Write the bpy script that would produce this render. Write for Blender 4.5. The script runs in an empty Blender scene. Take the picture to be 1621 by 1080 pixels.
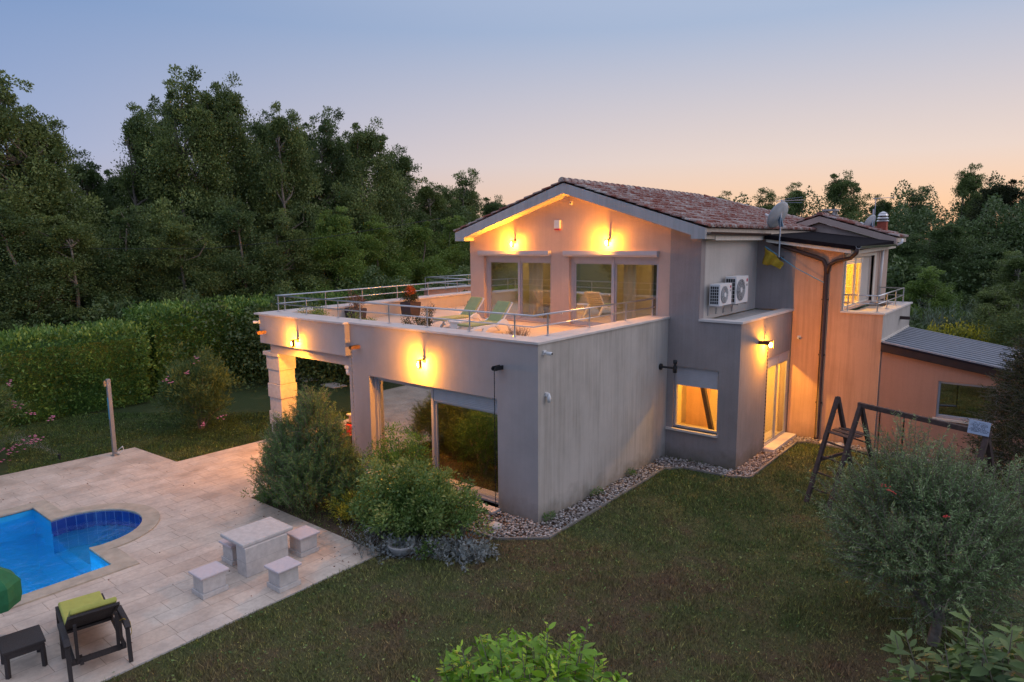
import bpy, math, random
import numpy as np
from mathutils import Vector, Matrix
SC = bpy.context.scene
COL = SC.collection
RNG = np.random.default_rng(11)
random.seed(5)
# ------------------------------------------------------------------ camera
F_PX, PITCH, ROLL, YAW = 1069.47741, .144974, -.00697868, -.681717403
CAMP = Vector((8.54, -11.40, 6.2))
def cam_axes():
    cp, sp = math.cos(PITCH), math.sin(PITCH)
    fw = Vector((math.sin(YAW)*cp, math.cos(YAW)*cp, -sp))
    rt = Vector((math.cos(YAW), -math.sin(YAW), 0)); up = rt.cross(fw)
    c, s = math.cos(ROLL), math.sin(ROLL)
    return c*rt+s*up, -s*rt+c*up, fw
RT, UP, FW = cam_axes()
cd = bpy.data.cameras.new('camera'); cam = bpy.data.objects.new('camera', cd); COL.objects.link(cam)
cam.matrix_world = Matrix(((RT.x, UP.x, -FW.x, CAMP.x), (RT.y, UP.y, -FW.y, CAMP.y), (RT.z, UP.z, -FW.z, CAMP.z), (0, 0, 0, 1)))
cd.sensor_width = 36; cd.lens = F_PX/1621*36; cd.clip_start = .1; cd.clip_end = 3000
SC.camera = cam
def at(px, dep, z=0.0):
    """ground point seen in photo column px at forward distance dep"""
    h = Vector((FW.x, FW.y, 0)).normalized(); r = Vector((RT.x, RT.y, 0)).normalized()
    p = CAMP + h*dep + r*dep*(px-810.5)/F_PX
    return Vector((p.x, p.y, z))
def height_at(px, dep, py):
    d = RT*(px-810.5)/F_PX - UP*(py-540)/F_PX + FW
    h = Vector((FW.x, FW.y, 0)).normalized()
    return CAMP.z + d.z*dep/d.dot(h)
# ------------------------------------------------------------------ world
SUN_AZ = math.radians(8)      # measured from +Y towards +X
SD = Vector((math.sin(SUN_AZ), math.cos(SUN_AZ), 0))
W = bpy.data.worlds.new("World"); SC.world = W; W.use_nodes = True
nt = W.node_tree; nt.nodes.clear(); N = nt.nodes.new; L = nt.links.new
out = N('ShaderNodeOutputWorld'); add = N('ShaderNodeAddShader')
bgA = N('ShaderNodeBackground'); bgB = N('ShaderNodeBackground')
sky = N('ShaderNodeTexSky'); sky.sky_type = 'NISHITA'; sky.sun_disc = False
sky.sun_elevation = math.radians(-1.5); sky.sun_rotation = SUN_AZ; sky.dust_density = 1.5
L(sky.outputs[0], bgA.inputs[0]); bgA.inputs[1].default_value = .05; sky.air_density = 1.0
tc = N('ShaderNodeTexCoord'); sep = N('ShaderNodeSeparateXYZ'); L(tc.outputs['Generated'], sep.inputs[0])
flat = N('ShaderNodeCombineXYZ'); L(sep.outputs[0], flat.inputs[0]); L(sep.outputs[1], flat.inputs[1])
nrm = N('ShaderNodeVectorMath'); nrm.operation = 'NORMALIZE'; L(flat.outputs[0], nrm.inputs[0])
dot = N('ShaderNodeVectorMath'); dot.operation = 'DOT_PRODUCT'; L(nrm.outputs[0], dot.inputs[0]); dot.inputs[1].default_value = SD
mr = N('ShaderNodeMapRange'); mr.interpolation_type = 'SMOOTHSTEP'; L(dot.outputs['Value'], mr.inputs[0])
mr.inputs[1].default_value = -.25; mr.inputs[2].default_value = 1.0
def ramp(stops):
    r = N('ShaderNodeValToRGB'); r.color_ramp.interpolation = 'EASE' if 0 else 'LINEAR'
    e = r.color_ramp.elements
    while len(e) > 1: e.remove(e[0])
    e[0].position = stops[0][0]; e[0].color = (*stops[0][1], 1)
    for p, c in stops[1:]:
        q = e.new(p); q.color = (*c, 1)
    L(sep.outputs[2], r.inputs[0]); return r
cool = ramp([(0, (.31, .38, .56)), (.12, (.22, .34, .60)), (.30, (.14, .25, .49)), (.6, (.50, .57, .78)), (1, (.60, .64, .80))])
warm = ramp([(0, (.94, .48, .24)), (.05, (.88, .57, .37)), (.11, (.74, .60, .54)), (.28, (.36, .44, .60)), (.6, (.52, .57, .74)), (1, (.60, .64, .80))])
mx = N('ShaderNodeMix'); mx.data_type = 'RGBA'; L(mr.outputs[0], mx.inputs[0]); L(cool.outputs[0], mx.inputs[6]); L(warm.outputs[0], mx.inputs[7])
L(mx.outputs[2], bgB.inputs[0]); bgB.inputs[1].default_value = 1.0
L(bgA.outputs[0], add.inputs[0]); L(bgB.outputs[0], add.inputs[1]); L(add.outputs[0], out.inputs[0])
# soft afterglow
sl = bpy.data.lights.new('sun', 'SUN'); sl.energy = .55; sl.angle = math.radians(40); sl.color = (1, .86, .80)
so = bpy.data.objects.new('sun', sl); COL.objects.link(so)
so.rotation_euler = Vector((-math.sin(math.radians(62)), -math.cos(math.radians(62)), -.42)).to_track_quat('-Z', 'Y').to_euler()
SC.view_settings.view_transform = 'Standard'; SC.view_settings.look = 'None'
SC.view_settings.exposure = .12; SC.view_settings.gamma = 1
SC.cycles.max_bounces = 8; SC.cycles.transparent_max_bounces = 12; SC.cycles.sample_clamp_indirect = 4
SC.cycles.use_denoising = True
# ------------------------------------------------------------------ materials
def newmat(name):
    m = bpy.data.materials.new(name); m.use_nodes = True
    return m, m.node_tree, m.node_tree.nodes['Principled BSDF']
def nz(t, scale, detail=4, vec=None, rough=.6):
    n = t.nodes.new('ShaderNodeTexNoise'); n.inputs['Scale'].default_value = scale
    n.inputs['Detail'].default_value = detail; n.inputs['Roughness'].default_value = rough
    if vec: t.links.new(vec, n.inputs['Vector'])
    return n
def rampn(t, src, stops):
    r = t.nodes.new('ShaderNodeValToRGB'); e = r.color_ramp.elements
    while len(e) > 1: e.remove(e[0])
    e[0].position = stops[0][0]; e[0].color = (*stops[0][1], 1)
    for p, c in stops[1:]:
        q = e.new(p); q.color = (*c, 1)
    t.links.new(src, r.inputs[0]); return r
def mixc(t, fac, a, b, mode='MIX'):
    n = t.nodes.new('ShaderNodeMix'); n.data_type = 'RGBA'; n.blend_type = mode
    for s, i in ((fac, 0), (a, 6), (b, 7)):
        if isinstance(s, (int, float)): n.inputs[i].default_value = s
        elif isinstance(s, tuple): n.inputs[i].default_value = (*s, 1)
        else: t.links.new(s, n.inputs[i])
    return n.outputs[2]
def mapped(t, scale=(1, 1, 1), rot=(0, 0, 0), loc=(0, 0, 0)):
    g = t.nodes.new('ShaderNodeNewGeometry'); mp = t.nodes.new('ShaderNodeMapping')
    t.links.new(g.outputs['Position'], mp.inputs[0]); mp.inputs['Scale'].default_value = scale
    mp.inputs['Rotation'].default_value = rot; mp.inputs['Location'].default_value = loc
    return mp.outputs[0]
def bump(t, b, h, strength=.3, dist=.01):
    n = t.nodes.new('ShaderNodeBump'); n.inputs['Strength'].default_value = strength; n.inputs['Distance'].default_value = dist
    t.links.new(h, n.inputs['Height']); t.links.new(n.outputs[0], b.inputs['Normal'])
def sc(c, k): return tuple(min(1, x*k) for x in c)
def plain(name, c, rough=.5, metal=0, var=.12, scale=6, bmp=0, bscale=60):
    m, t, b = newmat(name)
    v = mapped(t); n = nz(t, scale, 5, v)
    r = rampn(t, n.outputs[0], [(.3, sc(c, 1-var)), (.7, sc(c, 1+var))])
    t.links.new(r.outputs[0], b.inputs['Base Color'])
    b.inputs['Roughness'].default_value = rough; b.inputs['Metallic'].default_value = metal
    if bmp:
        n2 = nz(t, bscale, 3, v); bump(t, b, n2.outputs[0], bmp, .01)
    return m
def stucco(name, c, stain=.25, streak=.3, low=.0):
    m, t, b = newmat(name)
    v = mapped(t)
    blot = nz(t, .8, 6, v)
    r1 = rampn(t, blot.outputs[0], [(.3, sc(c, 1-stain*.35)), (.7, sc(c, 1+stain*.2))])
    vs = mapped(t, (9, 9, .35)); st = nz(t, 1.0, 8, vs, .72)
    pm = nz(t, .55, 4, v, .6); sm = t.nodes.new('ShaderNodeMath'); sm.operation = 'MULTIPLY_ADD'
    t.links.new(pm.outputs[0], sm.inputs[0]); sm.inputs[1].default_value = .55; t.links.new(st.outputs[0], sm.inputs[2])
    r2 = rampn(t, sm.outputs[0], [(.58, (1-streak, 1-streak*1.05, 1-streak*1.15)), (.84, (1, 1, 1))])
    c1 = mixc(t, 1.0, r1.outputs[0], r2.outputs[0], 'MULTIPLY')
    fine = nz(t, 85, 3, v)
    r3 = rampn(t, fine.outputs[0], [(.35, (.86, .86, .86)), (.65, (1.0, 1.0, 1.0))])
    c2 = mixc(t, 1.0, c1, r3.outputs[0], 'MULTIPLY')
    if low:   # splash dirt band at the foot of the wall
        g = t.nodes.new('ShaderNodeNewGeometry'); s = t.nodes.new('ShaderNodeSeparateXYZ'); t.links.new(g.outputs[0], s.inputs[0])
        nn = nz(t, 2.5, 5, v); a = t.nodes.new('ShaderNodeMath'); a.operation = 'MULTIPLY_ADD'
        t.links.new(nn.outputs[0], a.inputs[0]); a.inputs[1].default_value = -.9; t.links.new(s.outputs[2], a.inputs[2])
        mm = t.nodes.new('ShaderNodeMapRange'); t.links.new(a.outputs[0], mm.inputs[0])
        mm.inputs[1].default_value = -.45; mm.inputs[2].default_value = .05; mm.inputs[3].default_value = low; mm.inputs[4].default_value = 0
        c2 = mixc(t, mm.outputs[0], c2, (.13, .11, .07))
    t.links.new(c2, b.inputs['Base Color']); b.inputs['Roughness'].default_value = .92
    bump(t, b, fine.outputs[0], .5, .006)
    return m
def leafmat(name, c1, c2, rough=.5, trans=.25, tipc=None):
    m, t, b = newmat(name)
    at_ = t.nodes.new('ShaderNodeAttribute'); at_.attribute_name = 'tint'
    stops = [(0, c1), (.8 if tipc else 1, c2)]
    if tipc: stops.append((1, tipc))
    r = rampn(t, at_.outputs['Fac'], stops)
    t.links.new(r.outputs[0], b.inputs['Base Color']); b.inputs['Roughness'].default_value = rough
    tr = t.nodes.new('ShaderNodeBsdfTranslucent'); t.links.new(r.outputs[0], tr.inputs[0])
    ms = t.nodes.new('ShaderNodeMixShader'); ms.inputs[0].default_value = trans
    t.links.new(b.outputs[0], ms.inputs[1]); t.links.new(tr.outputs[0], ms.inputs[2])
    t.links.new(ms.outputs[0], t.nodes['Material Output'].inputs[0])
    return m
def emis(name, c, s):
    m, t, b = newmat(name); b.inputs['Base Color'].default_value = (*c, 1)
    b.inputs['Emission Color'].default_value = (*c, 1); b.inputs['Emission Strength'].default_value = s
    return m
def glassmat(name, refl=.35, tint=(.92, .95, .93)):
    m, t, b = newmat(name); t.nodes.remove(b)
    tr = t.nodes.new('ShaderNodeBsdfTransparent'); tr.inputs[0].default_value = (*tint, 1)
    gl = t.nodes.new('ShaderNodeBsdfGlossy'); gl.inputs['Roughness'].default_value = .015; gl.inputs[0].default_value = (.95, .97, 1, 1)
    lw = t.nodes.new('ShaderNodeLayerWeight'); lw.inputs[0].default_value = .5
    fr = t.nodes.new('ShaderNodeMath'); fr.operation = 'POWER'; t.links.new(lw.outputs['Facing'], fr.inputs[0]); fr.inputs[1].default_value = 5
    a = t.nodes.new('ShaderNodeMath'); a.operation = 'MULTIPLY_ADD'; a.use_clamp = True
    t.links.new(fr.outputs[0], a.inputs[0]); a.inputs[1].default_value = .9; a.inputs[2].default_value = refl
    ms = t.nodes.new('ShaderNodeMixShader'); t.links.new(a.outputs[0], ms.inputs[0])
    t.links.new(tr.outputs[0], ms.inputs[1]); t.links.new(gl.outputs[0], ms.inputs[2])
    t.links.new(ms.outputs[0], t.nodes['Material Output'].inputs[0])
    return m
M = {}
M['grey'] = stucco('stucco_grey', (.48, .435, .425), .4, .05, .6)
M['grey_side'] = stucco('stucco_grey_lit_streaked', (.57, .52, .47), .35, .24, .6)  # facade grey with the side light put into its tone; streaks are dirt
M['grey_dark'] = stucco('stucco_grey_shaded', (.36, .31, .30), .45, .12, .7)  # facade grey darkened to hold the annex's shade in its colour
M['cream'] = stucco('stucco_cream_lit_grey', (.60, .55, .50), .2, .08)  # on the upper side wall it is the grey paint with light put in
M['pink'] = stucco('stucco_pink', (.62, .45, .37), .3, .08)
M['orange'] = stucco('stucco_orange', (.68, .42, .285), .2, .2, .4)
M['terra'] = stucco('stucco_terracotta', (.52, .30, .22), .15, .08, .3)
M['barge'] = stucco('barge_concrete', (.52, .50, .50), .3, .2)
M['soffit'] = plain('soffit_paint', (.66, .56, .46), .8)
M['fascia'] = plain('fascia_cream', (.70, .64, .56), .7, 0, .08)
M['cap'] = plain('cap_stone', (.66, .60, .56), .6, 0, .1, 3, .1)
M['stone'] = plain('white_stone', (.56, .52, .49), .75, 0, .12, 9, .3, 40)
M['seat'] = plain('pinkish_stone', (.60, .52, .53), .6, 0, .06, 12, .2, 90)
M['steel'] = plain('stainless_steel', (.62, .62, .64), .28, 1, .05)
M['alu'] = plain('aluminium_frame', (.48, .47, .50), .4, .3, .04)
M['shutter'] = plain('shutter_alu', (.50, .50, .54), .5, .1, .05)
M['white'] = plain('white_plastic', (.78, .77, .76), .4, 0, .03)
M['blackroof'] = plain('black_roof_felt', (.014, .012, .015), 1, 0, .3)
M['blackroof'].node_tree.nodes['Principled BSDF'].inputs['Specular IOR Level'].default_value = .05
M['black'] = plain('black_plastic', (.02, .02, .022), .45, 0, .2)
M['dark'] = plain('dark_brown_metal', (.055, .032, .028), .45, .2, .2)
M['copper'] = plain('copper_pipe', (.30, .16, .08), .45, .6, .2)
M['wood'] = plain('dark_wood', (.07, .045, .04), .8, 0, .35, 14, .5, 60)
M['rattan'] = plain('dark_rattan', (.035, .028, .028), .6, 0, .3, 60, .8, 120)
M['lime'] = plain('lime_cushion', (.44, .44, .10), .9, 0, .08, 8, .3, 90)
M['sage'] = plain('green_cushion', (.38, .40, .18), .9, 0, .08, 8, .3, 90)
M['red'] = plain('red_cloth', (.55, .02, .015), .9, 0, .15)
M['yellow'] = plain('mustard_towel', (.50, .33, .03), .95, 0, .15, 8, .4, 80)
M['curtain'] = plain('cream_curtain', (.84, .77, .62), .9, 0, .05)
t_ = M['curtain'].node_tree; b_ = t_.nodes['Principled BSDF']; tl = t_.nodes.new('ShaderNodeBsdfTranslucent'); tl.inputs[0].default_value = (.85, .74, .55, 1)
mx_ = t_.nodes.new('ShaderNodeMixShader'); mx_.inputs[0].default_value = .55; t_.links.new(b_.outputs[0], mx_.inputs[1]); t_.links.new(tl.outputs[0], mx_.inputs[2]); t_.links.new(mx_.outputs[0], t_.nodes['Material Output'].inputs[0])
M['room'] = plain('room_plaster', (.72, .62, .42), .9, 0, .05)
M['roomdark'] = plain('dark_door_wood', (.05, .03, .025), .5, 0, .2)
M['roomfloor'] = plain('room_floor_tiles', (.40, .33, .25), .4, 0, .1)
M['olivefloor'] = plain('olive_lawn_reflection', (.16, .17, .04), .9, 0, .3, 3)  # olive puts the lawn mirrored in the front window into the floor colour
M['bark'] = plain('bark', (.20, .165, .13), .95, 0, .4, 8, .8, 30)
M['soil'] = plain('soil', (.10, .06, .04), 1, 0, .4, 5, .8, 30)
M['pot'] = plain('anthracite_pot', (.045, .035, .045), .5, 0, .1)
M['brick'] = plain('red_brick', (.42, .10, .06), .85, 0, .3, 18, .5, 40)
M['concrete'] = plain('concrete', (.42, .40, .38), .9, 0, .15, 6, .4, 50)
M['green'] = plain('green_canvas', (.02, .15, .06), .85, 0, .15, 8, .3, 80)
M['signface'] = plain('sign_pale_blue', (.46, .52, .66), .5, 0, .03)
M['ink'] = plain('sign_ink', (.03, .03, .06), .6)
M['logo'] = plain('logo_crimson', (.50, .03, .08), .5)
M['glass'] = glassmat('window_glass', .11)
M['glass_refl'] = glassmat('window_glass_mirror', .42, (.7, .76, .7))
M['glass_clear'] = glassmat('window_glass_clear', .02, (.97, .97, .95))
M['bulb'] = emis('lamp_bulb', (1, .62, .18), 60)
M['cable'] = plain('blue_line', (.10, .35, .50), .6)
# roof tiles
m, t, b = newmat('roof_tiles'); a_ = t.nodes.new('ShaderNodeAttribute'); a_.attribute_name = 'tint'
v = mapped(t); n1 = nz(t, 3.2, 6, v, .7)
lich = rampn(t, n1.outputs[0], [(.47, (0, 0, 0)), (.56, (1, 1, 1))])
rr = rampn(t, a_.outputs['Fac'], [(0, (.15, .042, .028)), (.35, (.27, .075, .045)), (.62, (.34, .11, .075)), (.74, (.40, .31, .27)), (1, (.52, .46, .42))])
cc = mixc(t, .5, rr.outputs[0], mixc(t, lich.outputs[0], (.21, .055, .036), (.48, .42, .38)))
t.links.new(cc, b.inputs['Base Color']); b.inputs['Roughness'].default_value = .85
bump(t, b, nz(t, 40, 4, v).outputs[0], .4, .01); M['tile'] = m
# paving
m, t, b = newmat('travertine_paving')
v = mapped(t, (1, 1, 1), (0, 0, math.radians(90)))
br = t.nodes.new('ShaderNodeTexBrick'); t.links.new(v, br.inputs['Vector'])
br.inputs['Scale'].default_value = 1; br.inputs['Brick Width'].default_value = .78; br.inputs['Row Height'].default_value = .40
br.inputs['Mortar Size'].default_value = .006; br.inputs['Mortar Smooth'].default_value = .3; br.offset = .37; br.squash = 1.35; br.squash_frequency = 3
br.inputs['Color1'].default_value = (.62, .51, .42, 1); br.inputs['Color2'].default_value = (.66, .57, .49, 1); br.inputs['Mortar'].default_value = (.36, .28, .22, 1)
n1 = nz(t, 1.3, 6, v, .65); r1 = rampn(t, n1.outputs[0], [(.34, (.80, .77, .75)), (.60, (1.04, 1.03, 1.01))])
n2 = nz(t, 14, 5, v); r2 = rampn(t, n2.outputs[0], [(.3, (.86, .84, .82)), (.65, (1.03, 1.03, 1.03))])
cc = mixc(t, 1.0, mixc(t, 1.0, br.outputs[0], r1.outputs[0], 'MULTIPLY'), r2.outputs[0], 'MULTIPLY')
t.links.new(cc, b.inputs['Base Color'])
rg = rampn(t, n1.outputs[0], [(.35, (.35, .35, .35)), (.6, (.75, .75, .75))]); t.links.new(rg.outputs[0], b.inputs['Roughness'])
bump(t, b, br.outputs['Fac'], -.35, .01); M['paving'] = m
M['coping'] = plain('coping_stone', (.46, .38, .29), .6, 0, .2, 4, .3, 30)
# terrace tiles
m, t, b = newmat('terrace_tiles'); v = mapped(t)
br = t.nodes.new('ShaderNodeTexBrick'); t.links.new(v, br.inputs['Vector']); br.inputs['Scale'].default_value = 1; br.offset = 0
br.inputs['Brick Width'].default_value = .4; br.inputs['Row Height'].default_value = .4; br.inputs['Mortar Size'].default_value = .004
br.inputs['Color1'].default_value = (.60, .50, .40, 1); br.inputs['Color2'].default_value = (.64, .54, .43, 1); br.inputs['Mortar'].default_value = (.4, .3, .22, 1)
t.links.new(br.outputs[0], b.inputs['Base Color']); b.inputs['Roughness'].default_value = .5; M['terrace'] = m
# pool tiles
def pooltile(name, c1, c2, s, mort, rh=None):
    m, t, b = newmat(name)
    br = t.nodes.new('ShaderNodeTexBrick'); g = t.nodes.new('ShaderNodeTexCoord'); t.links.new(g.outputs['UV'], br.inputs['Vector'])
    br.offset = 0; br.inputs['Scale'].default_value = 1; br.inputs['Brick Width'].default_value = s; br.inputs['Row Height'].default_value = rh or s
    br.inputs['Mortar Size'].default_value = s*.03
    br.inputs['Color1'].default_value = (*c1, 1); br.inputs['Color2'].default_value = (*c2, 1); br.inputs['Mortar'].default_value = (*mort, 1)
    t.links.new(br.outputs[0], b.inputs['Base Color']); b.inputs['Roughness'].default_value = .25
    return m
M['liner'] = plain('pool_liner', (.012, .36, .66), .5, 0, .06, 5)
M['navytile'] = pooltile('navy_pool_tiles', (.008, .03, .20), (.012, .05, .28), .2, (.14, .22, .42), .46)
# water
m, t, b = newmat('pool_water'); t.nodes.remove(b); v = mapped(t)
n1 = nz(t, 2.4, 3, v, .55); n2 = nz(t, 9, 2, v)
bn = t.nodes.new('ShaderNodeBump'); bn.inputs['Strength'].default_value = .7; bn.inputs['Distance'].default_value = .05
am = t.nodes.new('ShaderNodeMath'); am.operation = 'MULTIPLY_ADD'; t.links.new(n2.outputs[0], am.inputs[0]); am.inputs[1].default_value = .25; t.links.new(n1.outputs[0], am.inputs[2])
t.links.new(am.outputs[0], bn.inputs['Height'])
tr = t.nodes.new('ShaderNodeBsdfRefraction'); tr.inputs['IOR'].default_value = 1.33; tr.inputs[0].default_value = (.82, .96, 1, 1); tr.inputs['Roughness'].default_value = 0
tt = t.nodes.new('ShaderNodeBsdfTransparent'); tt.inputs[0].default_value = (.82, .96, 1, 1)
m0 = t.nodes.new('ShaderNodeMixShader'); m0.inputs[0].default_value = .55; t.links.new(tt.outputs[0], m0.inputs[1]); t.links.new(tr.outputs[0], m0.inputs[2])
gl = t.nodes.new('ShaderNodeBsdfGlossy'); gl.inputs['Roughness'].default_value = .03
fr = t.nodes.new('ShaderNodeFresnel'); fr.inputs[0].default_value = 1.33
for s in (tr, gl, fr): t.links.new(bn.outputs[0], s.inputs['Normal'])
ms = t.nodes.new('ShaderNodeMixShader'); t.links.new(fr.outputs[0], ms.inputs[0]); t.links.new(m0.outputs[0], ms.inputs[1]); t.links.new(gl.outputs[0], ms.inputs[2])
t.links.new(ms.outputs[0], t.nodes['Material Output'].inputs[0]); M['water'] = m
# lawn ground + blades
def lawn_color(t, v, dark=1.0):
    n1 = nz(t, .42, 7, v, .68); n2 = nz(t, 2.6, 5, v, .6)
    a = t.nodes.new('ShaderNodeMath'); a.operation = 'MULTIPLY_ADD'; t.links.new(n2.outputs[0], a.inputs[0]); a.inputs[1].default_value = .45; t.links.new(n1.outputs[0], a.inputs[2])
    g = t.nodes.new('ShaderNodeNewGeometry'); s = t.nodes.new('ShaderNodeSeparateXYZ'); t.links.new(g.outputs[0], s.inputs[0])
    # the worn lawn lies in front of the house on the right hand side, the left lawn is watered
    mm = t.nodes.new('ShaderNodeMapRange'); t.links.new(s.outputs[0], mm.inputs[0]); mm.inputs[1].default_value = -9; mm.inputs[2].default_value = -1
    mm.inputs[3].default_value = -.30; mm.inputs[4].default_value = .0
    my = t.nodes.new('ShaderNodeMapRange'); t.links.new(s.outputs[1], my.inputs[0]); my.inputs[1].default_value = -2; my.inputs[2].default_value = 6
    my.inputs[3].default_value = .03; my.inputs[4].default_value = -.16
    q = t.nodes.new('ShaderNodeMath'); q.operation = 'ADD'; t.links.new(a.outputs[0], q.inputs[0]); t.links.new(mm.outputs[0], q.inputs[1])
    q2 = t.nodes.new('ShaderNodeMath'); q2.operation = 'ADD'; t.links.new(q.outputs[0], q2.inputs[0]); t.links.new(my.outputs[0], q2.inputs[1])
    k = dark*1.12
    return rampn(t, q2.outputs[0], [(.40, (.045*k, .080*k, .016*k)), (.55, (.080*k, .105*k, .028*k)), (.70, (.13*k, .13*k, .045*k)), (.82, (.15*k, .115*k, .055*k)), (.95, (.14*k, .085*k, .05*k))])
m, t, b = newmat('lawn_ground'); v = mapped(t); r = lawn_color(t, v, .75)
n3 = nz(t, 55, 4, v); r3 = rampn(t, n3.outputs[0], [(.3, (.5, .5, .5)), (.7, (1.25, 1.25, 1.25))])
t.links.new(mixc(t, 1.0, r.outputs[0], r3.outputs[0], 'MULTIPLY'), b.inputs['Base Color']); b.inputs['Roughness'].default_value = 1
bump(t, b, n3.outputs[0], 1, .03); M['lawn'] = m
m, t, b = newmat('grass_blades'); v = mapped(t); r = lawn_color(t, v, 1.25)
a_ = t.nodes.new('ShaderNodeAttribute'); a_.attribute_name = 'tint'
r3 = rampn(t, a_.outputs['Fac'], [(0, (.4, .4, .35)), (.6, (1.15, 1.15, 1.05)), (.93, (1.6, 1.6, 1.4)), (1, (3.0, 2.8, 2.2))])
t.links.new(mixc(t, 1.0, r.outputs[0], r3.outputs[0], 'MULTIPLY'), b.inputs['Base Color']); b.inputs['Roughness'].default_value = .8; M['blade'] = m
m, t, b = newmat('gravel_stone'); a_ = t.nodes.new('ShaderNodeAttribute'); a_.attribute_name = 'tint'
r = rampn(t, a_.outputs['Fac'], [(0, (.16, .13, .11)), (.5, (.38, .33, .30)), (1, (.66, .62, .60))])
t.links.new(r.outputs[0], b.inputs['Base Color']); b.inputs['Roughness'].default_value = .85; M['gravel'] = m
# foliage colours
M['oak'] = leafmat('leaves_oak', (0.071, 0.116, 0.032), (0.274, 0.339, 0.096))
M['oak2'] = leafmat('leaves_oak_cool', (0.062, 0.105, 0.031), (0.172, 0.243, 0.072))
M['oak3'] = leafmat('leaves_yellowgreen', (0.091, 0.168, 0.028), (0.309, 0.422, 0.083))
M['laurel'] = leafmat('leaves_laurel', (0.080, 0.182, 0.013), (0.284, 0.510, 0.035), .4, .3, (0.496, 0.694, 0.052))
M['hedge'] = leafmat('leaves_hedge', (0.069, 0.155, 0.031), (0.278, 0.433, 0.086), .4, .2, (0.433, 0.586, 0.124))
M['oleander'] = leafmat('leaves_oleander', (0.055, 0.110, 0.033), (0.202, 0.276, 0.074), .5)
M['pine'] = leafmat('needles_pine', (0.058, 0.125, 0.034), (0.196, 0.299, 0.077), .6, .15)
M['thuja'] = leafmat('leaves_thuja', (0.049, 0.134, 0.029), (0.172, 0.343, 0.062), .6)
M['euon'] = leafmat('leaves_euonymus', (0.067, 0.142, 0.028), (0.265, 0.372, 0.098), .4, .25, (0.417, 0.438, 0.139))
M['olive'] = leafmat('leaves_olive', (0.063, 0.110, 0.038), (0.240, 0.344, 0.131), .5, .2, (0.405, 0.510, 0.240))
M['conifer'] = leafmat('needles_dark', (0.018, 0.033, 0.012), (0.075, 0.083, 0.022), .7)
M['silver'] = leafmat('leaves_silver', (.20, .22, .20), (.42, .44, .42), .8)
M['reed'] = leafmat('reeds', (0.137, 0.195, 0.117), (0.351, 0.429, 0.293), .7)
M['gold'] = leafmat('leaves_gold', (0.163, 0.182, 0.021), (0.689, 0.608, 0.061), .5, .3, (1.014, 0.731, 0.081))
M['flower'] = plain('pink_flowers', (.75, .25, .40), .8)
M['flower2'] = plain('red_flowers', (.7, .05, .05), .8)
M['heath'] = leafmat('heather', (.16, .07, .05), (.28, .14, .10), .8)
M['redplant'] = leafmat('orange_plant', (.40, .08, .02), (.6, .16, .03), .8)
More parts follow.
